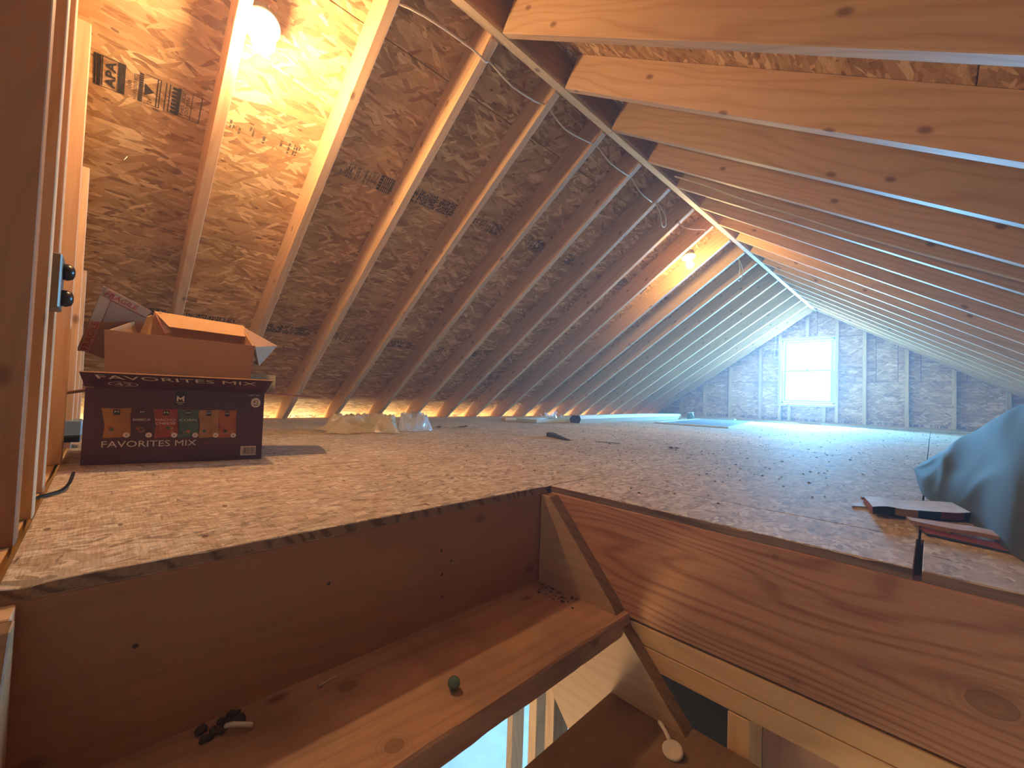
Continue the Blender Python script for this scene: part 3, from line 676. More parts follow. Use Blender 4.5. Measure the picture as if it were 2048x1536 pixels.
# ================================================================== STAIRS
stair = empty('staircase', (1.0, 0.4, -0.45)); tag(stair, 'steep open wooden attic stairs with thick worn treads', 'stairs')
inv = Matrix.Translation((-1.0, -0.4, 0.45))
def tread(name, pts, ztop, th, mat, seed, label=None):
    # slab from polygon (x,y) with a splintered front edge
    bm = bmesh.new(); P = []
    n = len(pts)
    for i in range(n):
        a, b_ = Vector(pts[i]), Vector(pts[(i+1) % n]); L = (b_-a).length; k = max(1, int(L/0.012)) if L > 0.3 else 1
        for q in range(k): P.append(a+(b_-a)*q/k)
    def ring(z, inset, amp, sd):
        out = []
        xf = max(p[0] for p in pts)
        for p in P:
            x, y = p
            if abs(x-xf) < 1e-4:
                nz = noise.noise(Vector((y*7, sd, z*30)))*0.6+noise.noise(Vector((y*28, sd+4, z*30)))*0.4
                x -= inset+max(0, nz)*amp
            out.append(bm.verts.new((x, y, z)))
        return out
    R = [ring(ztop, 0.003, 0.010, seed), ring(ztop-0.004, 0.0005, 0.004, seed), ring(ztop-th*0.6, 0.0, 0.003, seed+9), ring(ztop-th+0.003, 0.0005, 0.004, seed+5), ring(ztop-th, 0.003, 0.008, seed+5)]
    bm.faces.new(R[0]); bm.faces.new(R[-1][::-1])
    for A, B in zip(R, R[1:]):
        for i in range(len(A)): bm.faces.new((A[i], A[(i+1) % len(A)], B[(i+1) % len(A)], B[i]))
    me = bm_me(bm, name)
    # grain along y: rotate the mesh so local X is world Y
    c = Vector(((pts[0][0]+pts[1][0])/2, 0.4, ztop)); Bm = basis(c, (0, 1, 0), (-1, 0, 0), (0, 0, 1)); me.transform(Bm.inverted())
    o = link(name, me, mat, stair, inv @ Bm)
    if label: o['label'] = label
    return o
tread('tread', [(XA+0.001, -0.055), (0.974, -0.055), (0.974, 0.9225), (0.957, 0.9225), (0.957, 0.8855), (XA+0.001, 0.8855)], -0.25, 0.045, 'tread', 2, 'topmost reddish worn tread with knots and splintered edge')
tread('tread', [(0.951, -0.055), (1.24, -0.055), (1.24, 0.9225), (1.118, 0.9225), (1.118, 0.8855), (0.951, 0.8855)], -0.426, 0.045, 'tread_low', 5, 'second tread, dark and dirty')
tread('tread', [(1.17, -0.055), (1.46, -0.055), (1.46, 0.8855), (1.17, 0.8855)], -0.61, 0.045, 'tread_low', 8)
sp_ = [(XA+0.001, -0.0195), (0.757, -0.0195), (0.945, -0.229), (0.976, -0.275), (1.131, -0.442), (1.95, -1.33), (1.56, -1.40), (0.781, -0.511), (XA+0.001, -0.450)]
mS = Matrix(((1, 0, 0, 0), (0, 0, 1, 0.886), (0, 1, 0, 0), (0, 0, 0, 1)))
so = prism('stringer', sp_, 0.0375, 'stringer', stair, inv @ mS, 0.0015)
so.data.materials.append(M['stringer_edge'])
for p in so.data.polygons:
    if abs(p.normal.z) < 0.5: p.material_index = 1
so2 = bpy.data.objects.new('stringer', so.data); COL.objects.link(so2); so2.parent = stair; so2.matrix_local = inv @ Matrix(((1, 0, 0, 0.045), (0, 0, 1, -0.094), (0, 1, 0, 0), (0, 0, 0, 1)))

# ================================================================== LAMPS
def bulb_fixture(center, n, mat, label, rb, box_off):
    n = Vector(n).normalized(); x = Vector((0, 1, 0)); x = (x-n*x.dot(n)).normalized(); y = n.cross(x)
    base = Vector(center)-n*0.085
    r = empty('bare_bulb_lamp', mw=basis(base, x, y, n)); tag(r, label, 'lamp')
    bm = lathe([(0.0, 0.0), (0.057, 0.0), (0.058, 0.006), (0.050, 0.014), (0.032, 0.018), (0.028, 0.034), (0.020, 0.036), (0.018, 0.026), (0.0, 0.026)], 28)
    link('lamp_holder', bm_me(bm, 'lamp_holder', True), 'porcelain', r)
    bm = lathe([(0.0, -0.040), (0.051, -0.040), (0.053, -0.036), (0.053, -0.001), (0.0, -0.001)], 8); link('octagon_box', bm_me(bm, 'octagon_box'), 'greybox', r)
    pr = [(0.0125, 0.036), (0.0135, 0.046)]
    for i in range(1, 13):
        a = math.pi*(i/12); zz = 0.085+(-math.cos(a))*rb; rr = math.sin(a)*rb
        if i < 4: rr = max(rr, 0.0135+(rb-0.0135)*(i/5)**1.5)
        pr.append((rr if i < 12 else 0, zz if i > 2 else max(zz, 0.05+i*0.003)))
    bm = lathe(pr, 24); link('bulb', bm_me(bm, 'bulb', True), mat, r)
    return r
bulb_fixture((-0.055, 0.335, 1.385), (0.42, 0.0, -0.9), 'bulb_one', 'bare lit bulb in a white holder close by at upper left, between the first rafters', 0.036, 0)
bulb_fixture((0.044, 3.607, 1.421), (0.25, -0.15, -0.95), 'bulb_two', 'small lit bulb in a round white holder far down the roof near the ridge', 0.030, 0)

# ================================================================== CABLES
cb = tube('electrical_cable', [(0.152, 0.66, 1.615), (0.188, 0.80, 1.618), (0.194, 1.02, 1.628), (0.190, 1.093, 1.622), (0.190, 1.12, 1.635), (0.186, 1.26, 1.612), (0.184, 1.42, 1.628), (0.184, 1.50, 1.645), (0.178, 1.66, 1.612), (0.188, 1.86, 1.630), (0.190, 1.93, 1.640), (0.184, 2.08, 1.612), (0.180, 2.27, 1.620), (0.175, 2.34, 1.63), (0.165, 2.48, 1.592), (0.155, 2.66, 1.596)], 0.0042, 'cable')
tag(cb, 'pale electrical cable sagging from rafter to rafter just left of the ridge', 'cable')
cb = tube('electrical_cable', [(0.160, 2.71, 1.602), (0.150, 2.80, 1.560), (0.118, 2.90, 1.520), (0.120, 2.95, 1.530), (0.150, 2.88, 1.575), (0.165, 2.73, 1.606)], 0.0036, 'cable')
tag(cb, 'short doubled loop of pale cable hanging before the yellow lit rafter', 'cable')
cb = tube('electrical_cable', [(0.149, 3.115, 1.598), (0.165, 3.16, 1.575), (0.200, 3.27, 1.582), (0.232, 3.39, 1.608), (0.236, 3.395, 1.590)], 0.0036, 'cable')
tag(cb, 'pale cable end sticking out of the yellow lit rafter above the far bulb', 'cable')
cb = tube('electrical_cable', [(0.190, 4.36, 1.64), (0.168, 4.50, 1.575), (0.118, 4.62, 1.500), (0.130, 4.68, 1.520), (0.165, 4.60, 1.585), (0.190, 4.37, 1.65)], 0.0036, 'cable')
tag(cb, 'thin cable loop hanging beyond the far bulb below the ridge', 'cable')
pts = [(0.391, 2.465, 1.608), (0.565, 2.46, 1.488), (0.70, 2.462, 1.39), (0.85, 2.47, 1.285), (1.02, 2.475, 1.170), (1.20, 2.472, 1.045), (1.40, 2.47, 0.915), (1.62, 2.46, 0.775), (1.9, 2.46, 0.60), (2.2, 2.46, 0.405)]
cb = tube('electrical_cable', pts, 0.0042, 'cable'); tag(cb, 'long pale cable running down under the right rafters', 'cable')
cb = tube('electrical_cable', [(0.20, 7.69, 1.70), (0.06, 7.70, 1.62), (-0.10, 7.70, 1.52), (-0.25, 7.705, 1.42), (-0.55, 7.705, 1.22), (-0.95, 7.705, 0.93), (-1.4, 7.705, 0.62)], 0.005, 'cable')
tag(cb, 'pale cable following the roof slope on the far gable wall', 'cable')
cb = tube('electrical_cable', [(-0.235, 7.70, 1.66), (-0.225, 7.70, 1.45), (-0.232, 7.70, 1.2), (-0.25, 7.70, 1.0)], 0.005, 'cable')
tag(cb, 'pale cable dangling straight down left of the gable window', 'cable')
cb = tube('electrical_cable', [(0.34, -0.105, 0.012), (0.235, -0.085, 0.006), (0.205, -0.070, 0.005), (0.175, -0.052, 0.006), (0.135, -0.042, 0.014), (0.095, -0.038, 0.030)], 0.0035, 'blackp')
tag(cb, 'short black cord poking out onto the floor beside the left studs', 'cable')

# electrical boxes on the near wall
r = empty('outlet_box', (0.20, -0.093, 0.445)); tag(r, 'grey metal electrical box with two black plugs on the left studs', 'electrical box')
link('box_body', box_me((-0.045, -0.06, -0.055), (0.035, 0.022, 0.058), 0.003), 'greybox', r)
for z in (0.028, -0.028):
    bm = lathe([(0, 0), (0.017, 0), (0.018, 0.007), (0.014, 0.015), (0.006, 0.018), (0, 0.018)], 12)
    link('plug', bm_me(bm, 'plug', True), 'blackp', r, Matrix.Translation((-0.008, 0.0225, z)) @ Matrix.Rotation(-math.pi/2, 4, 'X'))
r = empty('junction_box', (-0.70, -0.075, 0.055)); tag(r, 'grey box with a black band low on the studs behind the snack carton', 'electrical box')
link('box_body', box_me((-0.05, -0.05, -0.01), (0.05, 0.030, 0.046), 0.003), 'panel_blue', r)
link('black_band', box_me((-0.05, -0.05, -0.032), (0.05, 0.028, -0.011), 0.002), 'blackp', r)

# ================================================================== SNACK CARTON
E_, NN = Vector((0.2265, 0.9740, 0)), Vector((0.9740, -0.2265, 0))
BX = basis(Vector((-0.212, -0.034, 0.001)), E_, -NN, (0, 0, 1))       # local x right, y back, z up
BW, BD, BH = 0.455, 0.33, 0.222
sb = empty('snack_carton', mw=BX); tag(sb, 'open plum carton printed FAVORITES MIX with rows of snack bags', 'box')
t = 0.003
def wobble_panel(x0, x1, z0, z1, y, nx, nz, amp, seed, dz=lambda u: 0.0):
    bm = bmesh.new(); g = []
    for j in range(nz+1):
        row = []
        for i in range(nx+1):
            u, w = i/nx, j/nz; x = x0+(x1-x0)*u; z = z0+(z1+dz(u)-z0)*w
            d = amp*noise.noise(Vector((u*3+seed, w*2, 0)))*(math.sin(math.pi*w)**0.5 if 0 < w < 1 else 0)
            row.append((x, y+d, z))
        g.append(row)
    F = [[bm.verts.new(p) for p in row] for row in g]; B = [[bm.verts.new((p[0], p[1]+t, p[2])) for p in row] for row in g]
    for j in range(nz):
        for i in range(nx):
            bm.faces.new((F[j][i], F[j][i+1], F[j+1][i+1], F[j+1][i])); f = bm.faces.new((B[j][i], B[j+1][i], B[j+1][i+1], B[j][i+1])); f.material_index = 1
    for i in range(nx):
        bm.faces.new((F[nz][i], F[nz][i+1], B[nz][i+1], B[nz][i])); bm.faces.new((F[0][i], B[0][i], B[0][i+1], F[0][i+1]))
    for j in range(nz):
        bm.faces.new((F[j][0], F[j+1][0], B[j+1][0], B[j][0])); bm.faces.new((F[j][nx], B[j][nx], B[j+1][nx], F[j+1][nx]))
    return bm
link('front_panel', bm_me(wobble_panel(0, BW, 0, BH+0.003, 0, 8, 4, 0.0, 1), 'front_panel'), ['purple', 'card_in'], sb)
link('back_panel', box_me((0.004, BD-t, 0), (BW-0.004, BD, BH), 0), 'purple', sb)
link('side_panel', box_me((0, t+0.001, 0), (t, BD-t, BH), 0), 'purple', sb)
link('side_panel', box_me((BW-t, t+0.001, 0), (BW, BD-t, BH), 0), 'purple', sb)
link('bottom_panel', box_me((t+.001, t+.001, 0), (BW-t-.001, BD-t-.001, 0.003), 0), 'card_in', sb)
def quad_flap(name, p, mats, parent, th=0.003, lift=None):
    """folded flap given by four corners (local), thickness th along its normal; first material outside (+n)"""
    p = [Vector(q) for q in p]; n = (p[1]-p[0]).cross(p[3]-p[0]).normalized()
    bm = bmesh.new(); a = [bm.verts.new(q) for q in p]; b_ = [bm.verts.new(q-n*th) for q in p]
    f = bm.faces.new(a); f.material_index = 0; f = bm.faces.new(b_[::-1]); f.material_index = 1 if len(mats) > 1 else 0
    for i in range(4): f = bm.faces.new((a[i], b_[i], b_[(i+1) % 4], a[(i+1) % 4])); f.material_index = 1 if len(mats) > 1 else 0
    return link(name, bm_me(bm, name), mats, parent)
# front top flap: stands half open, print side towards the viewer, ends flared
FA, FB, FC, FD = Vector((-0.001, 0.0, 0.2265)), Vector((0.456, 0.0, 0.2225)), Vector((0.474, -0.120, 0.2645)), Vector((0.016, -0.120, 0.2665))
ff = quad_flap('front_flap', [FA, FB, FC, FD], ['purple', 'card_in'], sb); ff['label'] = 'front flap folded up with FAVORITES MIX lettering'
quad_flap('side_flap', [(0.0, 0.06, 0.224), (0.0, 0.30, 0.224), (-0.115, 0.29, 0.200), (-0.115, 0.07, 0.196)], ['purple', 'card_in'], sb)
quad_flap('side_flap', [(BW, 0.03, 0.222), (0.640, 0.05, 0.210), (0.640, 0.28, 0.214), (BW, 0.30, 0.224)], ['purple', 'card_in'], sb)
# flat print, front panel
def bag_col(n, c): M[n] = plain(n, c, rough=0.35, scale=25, var=0.25); return n
cols = [bag_col('bag_amber', (0.46, 0.20, 0.03)), bag_col('bag_maroon', (0.09, 0.02, 0.015)), bag_col('bag_red', (0.36, 0.055, 0.02)), bag_col('bag_green', (0.06, 0.13, 0.07)), bag_col('bag_tan', (0.45, 0.22, 0.07)), bag_col('bag_orange', (0.44, 0.11, 0.015))]
D = Decal()
bx = [(0.036, 0.108), (0.103, 0.158), (0.155, 0.222), (0.215, 0.275), (0.268, 0.330), (0.322, 0.378)]
names = [None, 'BARBECUE', 'NACHO CHEESE', 'CORN', None, None]
for i, ((x0, x1), cn) in enumerate(zip(bx, cols)):
    z0, z1 = 0.080-0.001*i, 0.163-0.0005*i; w = x1-x0; zz = 0.0002+0.0001*(i % 2)
    D.poly([(x0+.002, z1+.003), (x0+w*.5, z1+.001), (x1-.001, z1+.004), (x1-w*.06, z1-.02), (x1-w*.03, z0+.04), (x1, z0+.002), (x0+w*.5, z0-.001), (x0+w*.12, z0-.003), (x0+w*.16, z0+.035), (x0+w*.10, z1-.025)], cn, zz)
    D.rect(x0+w*.40, z1-.017, x0+w*.62, z1-.001, 'black_print', zz+.0002)
    D.text('M', x0+w*.44, z1-.011, w*.14, .006, 'white_print', zz+.0004)
    if names[i]:
        q = names[i].split()
        for k, s__ in enumerate(q): D.text(s__, x0+w*.14, z1-.034-.011*k, w*.74, .007, 'white_print', zz+.0003)
    for k in range(5):     # pictured crisps
        r_ = random.Random(i*9+k); cx_, cz_ = x0+w*r_.uniform(.25, .8), z0+r_.uniform(.010, .032)
        D.poly([(cx_-.007, cz_), (cx_-.002, cz_+.007), (cx_+.006, cz_+.003), (cx_+.002, cz_-.005)], ('bag_tan', 'bag_orange', 'bag_amber', 'bag_green')[(k+i) % 4], zz+.0002)
    D.disc(x1-w*.14, z0+.006, .0078, .0078, 'white_print', zz+.0005); D.text('6', x1-w*.14-.002, z0+.0025, .0042, .007, 'black_print', zz+.0007)
D.text('FAVORITES MIX', 0.043, 0.050, 0.228, 0.0185, 'white_print', .0003)
D.text('VARIETY PACK SNACKS', 0.283, 0.054, 0.118, 0.007, 'redprint', .0003)
D.rect(0.209, 0.176, 0.238, 0.222, 'black_print', .0002); 
D.poly([(0.214, 0.190), (0.214, 0.208), (0.2235, 0.199), (0.233, 0.208), (0.233, 0.190), (0.229, 0.190), (0.229, 0.199), (0.2235, 0.1935), (0.218, 0.199), (0.218, 0.190)], 'white_print', .0004)
D.rect(0.212, 0.1855, 0.235, 0.1868, 'white_print', .0004); D.rect(0.218, 0.1805, 0.229, 0.1820, 'white_print', .0004)
D.disc(0.430, 0.190, .0145, .0165, 'white_print', .0003, 28); D.text('42', 0.4215, 0.187, .017, .012, 'black_print', .0005); D.rect(.4235, .181, .437, .1835, 'black_print', .0005)
D.text('NET WT', 0.409, 0.212, 0.033, 0.005, 'white_print', .0003)
D.rect(0.393, 0.014, 0.4375, 0.044, 'white_print', .0002)
rb_ = random.Random(2); x = 0.397
while x < 0.434:
    w = rb_.choice((.0006, .001, .0016)); D.rect(x, 0.017, x+w, 0.041, 'black_print', .0004); x += w+rb_.choice((.0007, .0011))
D.build('front_print', sb, basis((0, -0.0004, 0), (1, 0, 0), (0, 0, 1), (0, -1, 0)))
D = Decal()   # flap print, in flap coordinates (u right, v up the flap)
D.text('FAVORITES MIX', 0.045, 0.080, 0.385, 0.032, 'white_print', .0002)
D.text('VARIETY PACK SNACKS', 0.20, 0.058, 0.22, 0.012, 'redprint', .0002)
D.disc(0.092, 0.038, 0.034, 0.022, 'white_print', .0002, 28); D.disc(0.092, 0.038, 0.031, 0.0195, 'purple', .0003, 28); D.text('42', 0.072, 0.026, .040, .024, 'white_print', .0005)
fx = (FB-FA).normalized(); fn = fx.cross((FD-FA)).normalized(); fy = fn.cross(fx)
D.build('flap_print', sb, basis(FA+fn*0.0006, fx, fy, fn))

# dark binder and black folder lying on the carton
fo = link('folder', box_me((-0.215, -0.13, 0.0), (0.02, 0.13, 0.012), 0.003), 'blackp'); fo.matrix_world = BX @ Matrix.Translation((0.222, 0.165, 0.2245))
tag(fo, 'black folder lying on top of the plum carton under the brown box', 'folder')
fo = link('binder', box_me((-0.10, -0.14, 0.0), (0.225, 0.12, 0.018), 0.006), 'teal'); fo.matrix_world = BX @ Matrix.Translation((0.225, 0.165, 0.2375))
tag(fo, 'dark teal binder edge showing between plum carton and brown box', 'binder')
wc = link('white_card_sheet', box_me((0, 0, 0), (0.10, 0.003, 0.07), 0), 'white_card'); wc.matrix_world = BX @ Matrix.Translation((0.400, 0.286, 0.2245)) @ Matrix.Rotation(-0.05, 4, 'Z')
tag(wc, 'white card sticking out at the right of the plum carton', 'card')

# brown box with FRAGILE tape
UB = BX @ Matrix.Translation((0, 0, -0.001))
ub = empty('cardboard_box', mw=UB); tag(ub, 'open brown cardboard box with red FRAGILE tape, standing on the plum carton', 'box')
Y0, Y1, ZB = 0.062, 0.282, 0.2580
quad_flap('front_panel', [(0.022, Y0+.016, ZB), (0.408, Y0+.016, ZB), (0.420, Y0-.008, 0.388), (0.020, Y0-.008, 0.402)], ['card'], ub)
quad_flap('back_panel', [(0.05, Y1, ZB), (0.375, Y1, ZB), (0.372, Y1, 0.480), (0.098, Y1, 0.500)], ['card_in'], ub)
quad_flap('side_panel', [(0.022, Y0+.021, ZB), (0.021, Y0+.000, 0.398), (0.092, Y1, 0.490), (0.05, Y1, ZB)], ['card_in'], ub)
quad_flap('side_panel', [(0.407, Y0+.021, ZB), (0.376, Y1, ZB), (0.374, Y1, 0.478), (0.416, Y0+.000, 0.386)], ['card_in'], ub)
LF = [Vector((0.029, 0.276, 0.299)), Vector((0.104, 0.180, 0.492)), Vector((0.005, 0.084, 0.538)), Vector((-0.070, 0.180, 0.345))]
quad_flap('side_flap', LF, ['card'], ub)
quad_flap('back_flap', [(0.098, Y1+.004, 0.506), (0.155, 0.200, 0.445), (0.420, 0.200, 0.432), (0.374, Y1+.004, 0.486)], ['card_in'], ub)
RF = [Vector((0.420, Y0+.002, 0.386)), Vector((0.436, 0.10, 0.321)), Vector((0.497, 0.22, 0.410)), Vector((0.377, Y1, 0.480))]
quad_flap('side_flap', RF, ['card'], ub)
quad_flap('bottom_panel', [(0.024, Y0+.022, ZB+.001), (0.405, Y0+.022, ZB+.001), (0.374, Y1-.004, ZB+.001), (0.052, Y1-.004, ZB+.001)], ['card'], ub)
D = Decal(); n = 10
pl = [(0.178, 0.344), (0.264, 0.340), (0.270, 0.347), (0.266, 0.356), (0.180, 0.361), (0.173, 0.353)]
D.poly([(x-0.0, z) for x, z in pl], 'card_in', 0); D.build('handle_cutout', ub, basis((0, Y0+.0635, 0), (1, 0, 0), Vector((0, -.17, 1)).normalized(), Vector((0, -1, -.17)).normalized()))
def tape(parent, O, X, Y, L, H, words, slope=0, name='fragile_tape'):
    X = Vector(X).normalized(); Y = Vector(Y); Y = (Y-X*Y.dot(X)).normalized(); Nq = X.cross(Y)
    D = Decal(); D.rect(0, 0, L, H, 'tape'); D.rect(0, 0, L, H*.06, 'tape_red', .0002); 
    x = .006
    for w_, l in words:
        if x+l > L: break
        D.text(w_, x, H*.2, l, H*.6, 'tape_red', .0003, bold=.02); x += l+.012
    return D.build(name, parent, basis(Vector(O)+Nq*0.0012, X, Y, Nq))
# the flap face seen from the front has normal towards the viewer
u_ = (LF[2]-LF[3]); v_ = (LF[0]-LF[3])
tape(ub, LF[3]+u_*0.02+v_.normalized()*0.032, u_, -v_, u_.length*0.95, 0.030, [('FRAGILE', 0.105), ('FRAGILE', 0.105)])
u2 = (LF[1]-LF[2]); tape(ub, LF[2]+u2*0.01-u_.normalized()*0.030, u2, u_, u2.length*0.96, 0.028, [('FRAGILE', 0.095)])
u4 = (RF[2]-RF[1]); tape(ub, RF[1]+u4*0.02, u4, (RF[3]-RF[2]), u4.length*0.95, 0.022, [('FRAGILE', 0.07)])
tape(ub, (0.100, Y1-.004, 0.498), (0.055, -0.08, -0.100), (1, 0, 0.2), 0.11, 0.020, [('FRAG', 0.06)])

# ================================================================== PLASTIC SHEET ON FLOOR
def film(name, x0, x1, y0, y1, hgt, seed, mat, label, nx=56, ny=40, rot=0.0, outline=None):
    bm = bmesh.new(); g = []
    for j in range(ny+1):
        row = []
        for i in range(nx+1):
            u, w = i/nx, j/ny
            edge = noise.noise(Vector((math.cos(6.28*u)*1.3, w*2, seed)))*0.06
            x = x0+(x1-x0)*u + 0.10*noise.noise(Vector((u*2.2, w*2.2, seed+9))); y = y0+(y1-y0)*w*(0.72+0.28*math.sin(3.1*u))+0.14*noise.noise(Vector((u*2.5, w*1.5, seed+4)))
            env = (min(u, 1-u)*4, min(w, 1-w)*5); env = min(1, env[0])*min(1, env[1])
            ridge = abs(noise.noise(Vector((u*5+w*2.5, w*4-u*3, seed))))
            fine = abs(noise.noise(Vector((u*14, w*13+u*6, seed+3))))
            z = 0.003+hgt*env*(0.25+0.9*(1-2.2*ridge) if ridge < 0.42 else 0.25)+0.03*fine*(0.3+env)
            row.append(bm.verts.new((x, y, max(0.002, z))))
        g.append(row)
    for j in range(ny):
        for i in range(nx):
            bm.faces.new((g[j][i], g[j][i+1], g[j+1][i+1], g[j+1][i]))
    me = bm_me(bm, name, True); o = link(name, me, mat); tag(o, label, 'plastic sheet'); return o
film('plastic_sheet', -1.13, -0.74, 0.98, 1.42, 0.085, 3.3, 'film', 'crumpled cream plastic sheet lying on the floor right of the plum carton')
film('plastic_bag', -0.96, -0.79, 1.40, 1.62, 0.095, 8.1, 'film_clear', 'small crumpled clear plastic bag at the right end of the cream sheet', 30, 26)

# ================================================================== THINGS FAR LEFT ON THE FLOOR
# long pale carton, pentagonal end
def long_prism(name, p0, p1, prof, mats, label, cat):
    p0, p1 = Vector(p0), Vector(p1); X = (p1-p0).normalized(); Yv = Vector((0, 0, 1)).cross(X).normalized(); L = (p1-p0).length
    bm = bmesh.new(); A = [bm.verts.new((0, y, z)) for y, z in prof]; B = [bm.verts.new((L*.62, y*1.0, z*1.12)) for y, z in prof]; Cc = [bm.verts.new((L, y, z)) for y, z in prof]
    f = bm.faces.new(A[::-1]); f.material_index = len(mats)-1; bm.faces.new(Cc); n = len(prof)
    for P_, Q in ((A, B), (B, Cc)):
        for i in range(n): bm.faces.new((P_[i], P_[(i+1) % n], Q[(i+1) % n], Q[i]))
    o = link(name, bm_me(bm, name), mats); o.matrix_world = basis(p0, X, Yv, (0, 0, 1)); tag(o, label, cat); return o
long_prism('long_carton', (-1.04, 3.56, 0.001), (-1.21, 6.45, 0.001), [(-0.045, 0.0), (0.060, 0.0), (0.075, 0.035), (0.045, 0.078), (-0.045, 0.080), (-0.062, 0.045)], ['palewood', 'darkwood'], 'long narrow pale carton with a dark open end, lying along the left eave', 'carton')
r = empty('picture_frames', (-1.25, 3.25, 0)); r.name = 'glazed_frame'; tag(r, 'flat white framed glass lying at the near end of the long carton', 'frame')
for k, (a, b_) in enumerate((((-0.17, -0.17, 0.001), (0.10, -0.13, 0.034)), ((-0.17, 0.30, 0.001), (0.10, 0.34, 0.034)), ((-0.17, -0.13, 0.001), (-0.13, 0.30, 0.034)), ((0.06, -0.13, 0.001), (0.10, 0.30, 0.034)))):
    link('frame_rail', box_me(a, b_, 0.003), 'panel_edge', r)
link('glass_sheet', box_me((-0.13, -0.13, 0.012), (0.06, 0.30, 0.016), 0), 'panel_blue', r)
bm = bmesh.new(); rr = random.Random(5)
for k in range(26):
    c = Vector((rr.uniform(-.10, .05), rr.uniform(-.12, .12), rr.uniform(0.0, .02))); a = Vector((rr.uniform(-.03, .03), rr.uniform(-.03, .03), rr.uniform(.01, .05))); q = Vector((rr.uniform(-.02, .02), rr.uniform(-.02, .02), rr.uniform(0, .02)))
    bm.faces.new([bm.verts.new(c), bm.verts.new(c+a), bm.verts.new(c+a+q), bm.verts.new(c+q*1.4)])
o = link('crumpled_wrap', bm_me(bm, 'crumpled_wrap'), 'film_clear'); o.location = (-1.24, 3.42, 0.036); o['kind'] = 'stuff'; tag(o, 'sparkling crumpled clear wrap lying on the glazed frame', 'plastic wrap')
o = zbox('board', (-1.53, 2.98, 0.001), (-1.47, 3.5, 0.030), 'rafter', None, 'y'); tag(o, 'short brown board end left of the glazed frame', 'board')
# flat blue grey screen panel with white border
pc = [Vector((-0.749, 4.693, 0)), Vector((0.017, 4.744, 0)), Vector((-0.33, 7.0, 0)), Vector((-1.03, 6.83, 0))]
r = empty('screen_panel', (-0.5, 5.6, 0.0)); tag(r, 'flat grey blue panel with a white border lying on the floor', 'panel')
def flatpoly(name, pts, z0, z1, mat, parent):
    return prism(name, [(p[0]+0.5, p[1]-5.6) for p in pts], z1-z0, mat, parent, Matrix.Translation((0, 0, z0)))
cc = sum(pc, Vector())/4; inn = [cc+(p-cc)*0.94 for p in pc]
flatpoly('screen_sheet', inn, 0.003, 0.010, 'panel_blue', r)
for i in range(4): flatpoly('border', [pc[i], pc[(i+1) % 4], inn[(i+1) % 4], inn[i]], 0.001, 0.016, 'panel_edge', r)
r = empty('glass_jar', (-1.05, 6.55, 0.0)); tag(r, 'small greenish clear glass jar at the far end of the long carton', 'jar')
bm = lathe([(0, 0.001), (0.045, 0.001), (0.05, 0.01), (0.05, 0.07), (0.038, 0.085), (0.036, 0.10)], 20); link('jar_body', bm_me(bm, 'jar_body', True), 'marble', r)
bm = lathe([(0, 0.114), (0.040, 0.113), (0.041, 0.098), (0.038, 0.098)], 20); link('lid', bm_me(bm, 'lid', True), 'panel_edge', r)
def strip(a, b_, w, h, mat, label, nm='trim_board', z=0.001):
    a, b_ = Vector(a), Vector(b_); X = (b_-a).normalized(); L = (b_-a).length
    o = link(nm, box_me((0, -w/2, 0), (L, w/2, h), 0.002), mat); o.matrix_world = basis((a.x, a.y, z), X, Vector((0, 0, 1)).cross(X), (0, 0, 1)); tag(o, label, 'board'); return o
strip((-1.30, 7.35, 0), (-0.62, 7.15, 0), 0.05, 0.030, 'palewood', 'pale trim board between the long carton and the blue panel corner')
strip((-0.60, 7.60, 0), (0.10, 7.44, 0), 0.045, 0.018, 'palewood', 'thin pale trim strip on the floor under the left of the window')
strip((-2.0, 7.5, 0), (-0.9, 7.62, 0), 0.09, 0.018, 'palewood', 'grey board lying against the far gable wall in the left corner')
strip((0.35, 7.66, 0), (2.6, 7.66, 0), 0.05, 0.022, 'palewood', 'long pale strip lying along the foot of the far gable wall')

# ================================================================== SMALL THINGS
o = prism('wood_shard', [(0, 0.000), (0.030, 0.010), (0.26, -0.120), (0.22, -0.130), (0.02, -0.045)], 0.024, 'darkwood', None, Matrix.Translation((-0.245, 2.13, 0.001)))
for v in o.data.vertices:
    if v.co.x > 0.2 and v.co.z > 0.01: v.co.z = 0.004
tag(o, 'dark tapering wood shard lying mid floor', 'wood scrap')
def leaf(loc, s, rot, label, seed):
    r = random.Random(seed); bm = bmesh.new(); c = bm.verts.new((0, 0, 0.004)); P = []
    for i in range(14):
        a = 2*math.pi*i/14; q = s*(1.0 if i % 2 else 0.45)*r.uniform(.7, 1.1); P.append(bm.verts.new((q*math.cos(a), q*math.sin(a)*.8, 0.002+r.uniform(0, .55)*s*0.5)))
    for i in range(14): bm.faces.new((c, P[i], P[(i+1) % 14]))
    o = link('dry_leaf', bm_me(bm, 'dry_leaf'), 'leaf'); o.location = loc; o.rotation_euler.z = rot; tag(o, label, 'leaf', 'dry leaves on the floor'); return o
leaf((0.525, 2.216, 0), 0.035, .3, 'reddish curled leaf on the floor right of the wood shard', 1)
leaf((-0.966, 2.0, 0), 0.050, 1.3, 'brown dry leaf just beyond the clear bag', 2)
leaf((-1.02, 1.82, 0), 0.040, 2.3, 'crumpled brown leaf touching the end of the clear bag', 3)
leaf((0.363, 1.468, 0), 0.014, 2.3, 'tiny dark leaf scrap below the wood shard', 4)
o = prism('wood_splinter', [(0, 0), (0.13, 0.05), (0.13, 0.053), (0, 0.004)], 0.003, 'darkwood', None, Matrix.Translation((0.12, 2.10, 0.001))); tag(o, 'thin dark splinter right of the wood shard', 'wood scrap')
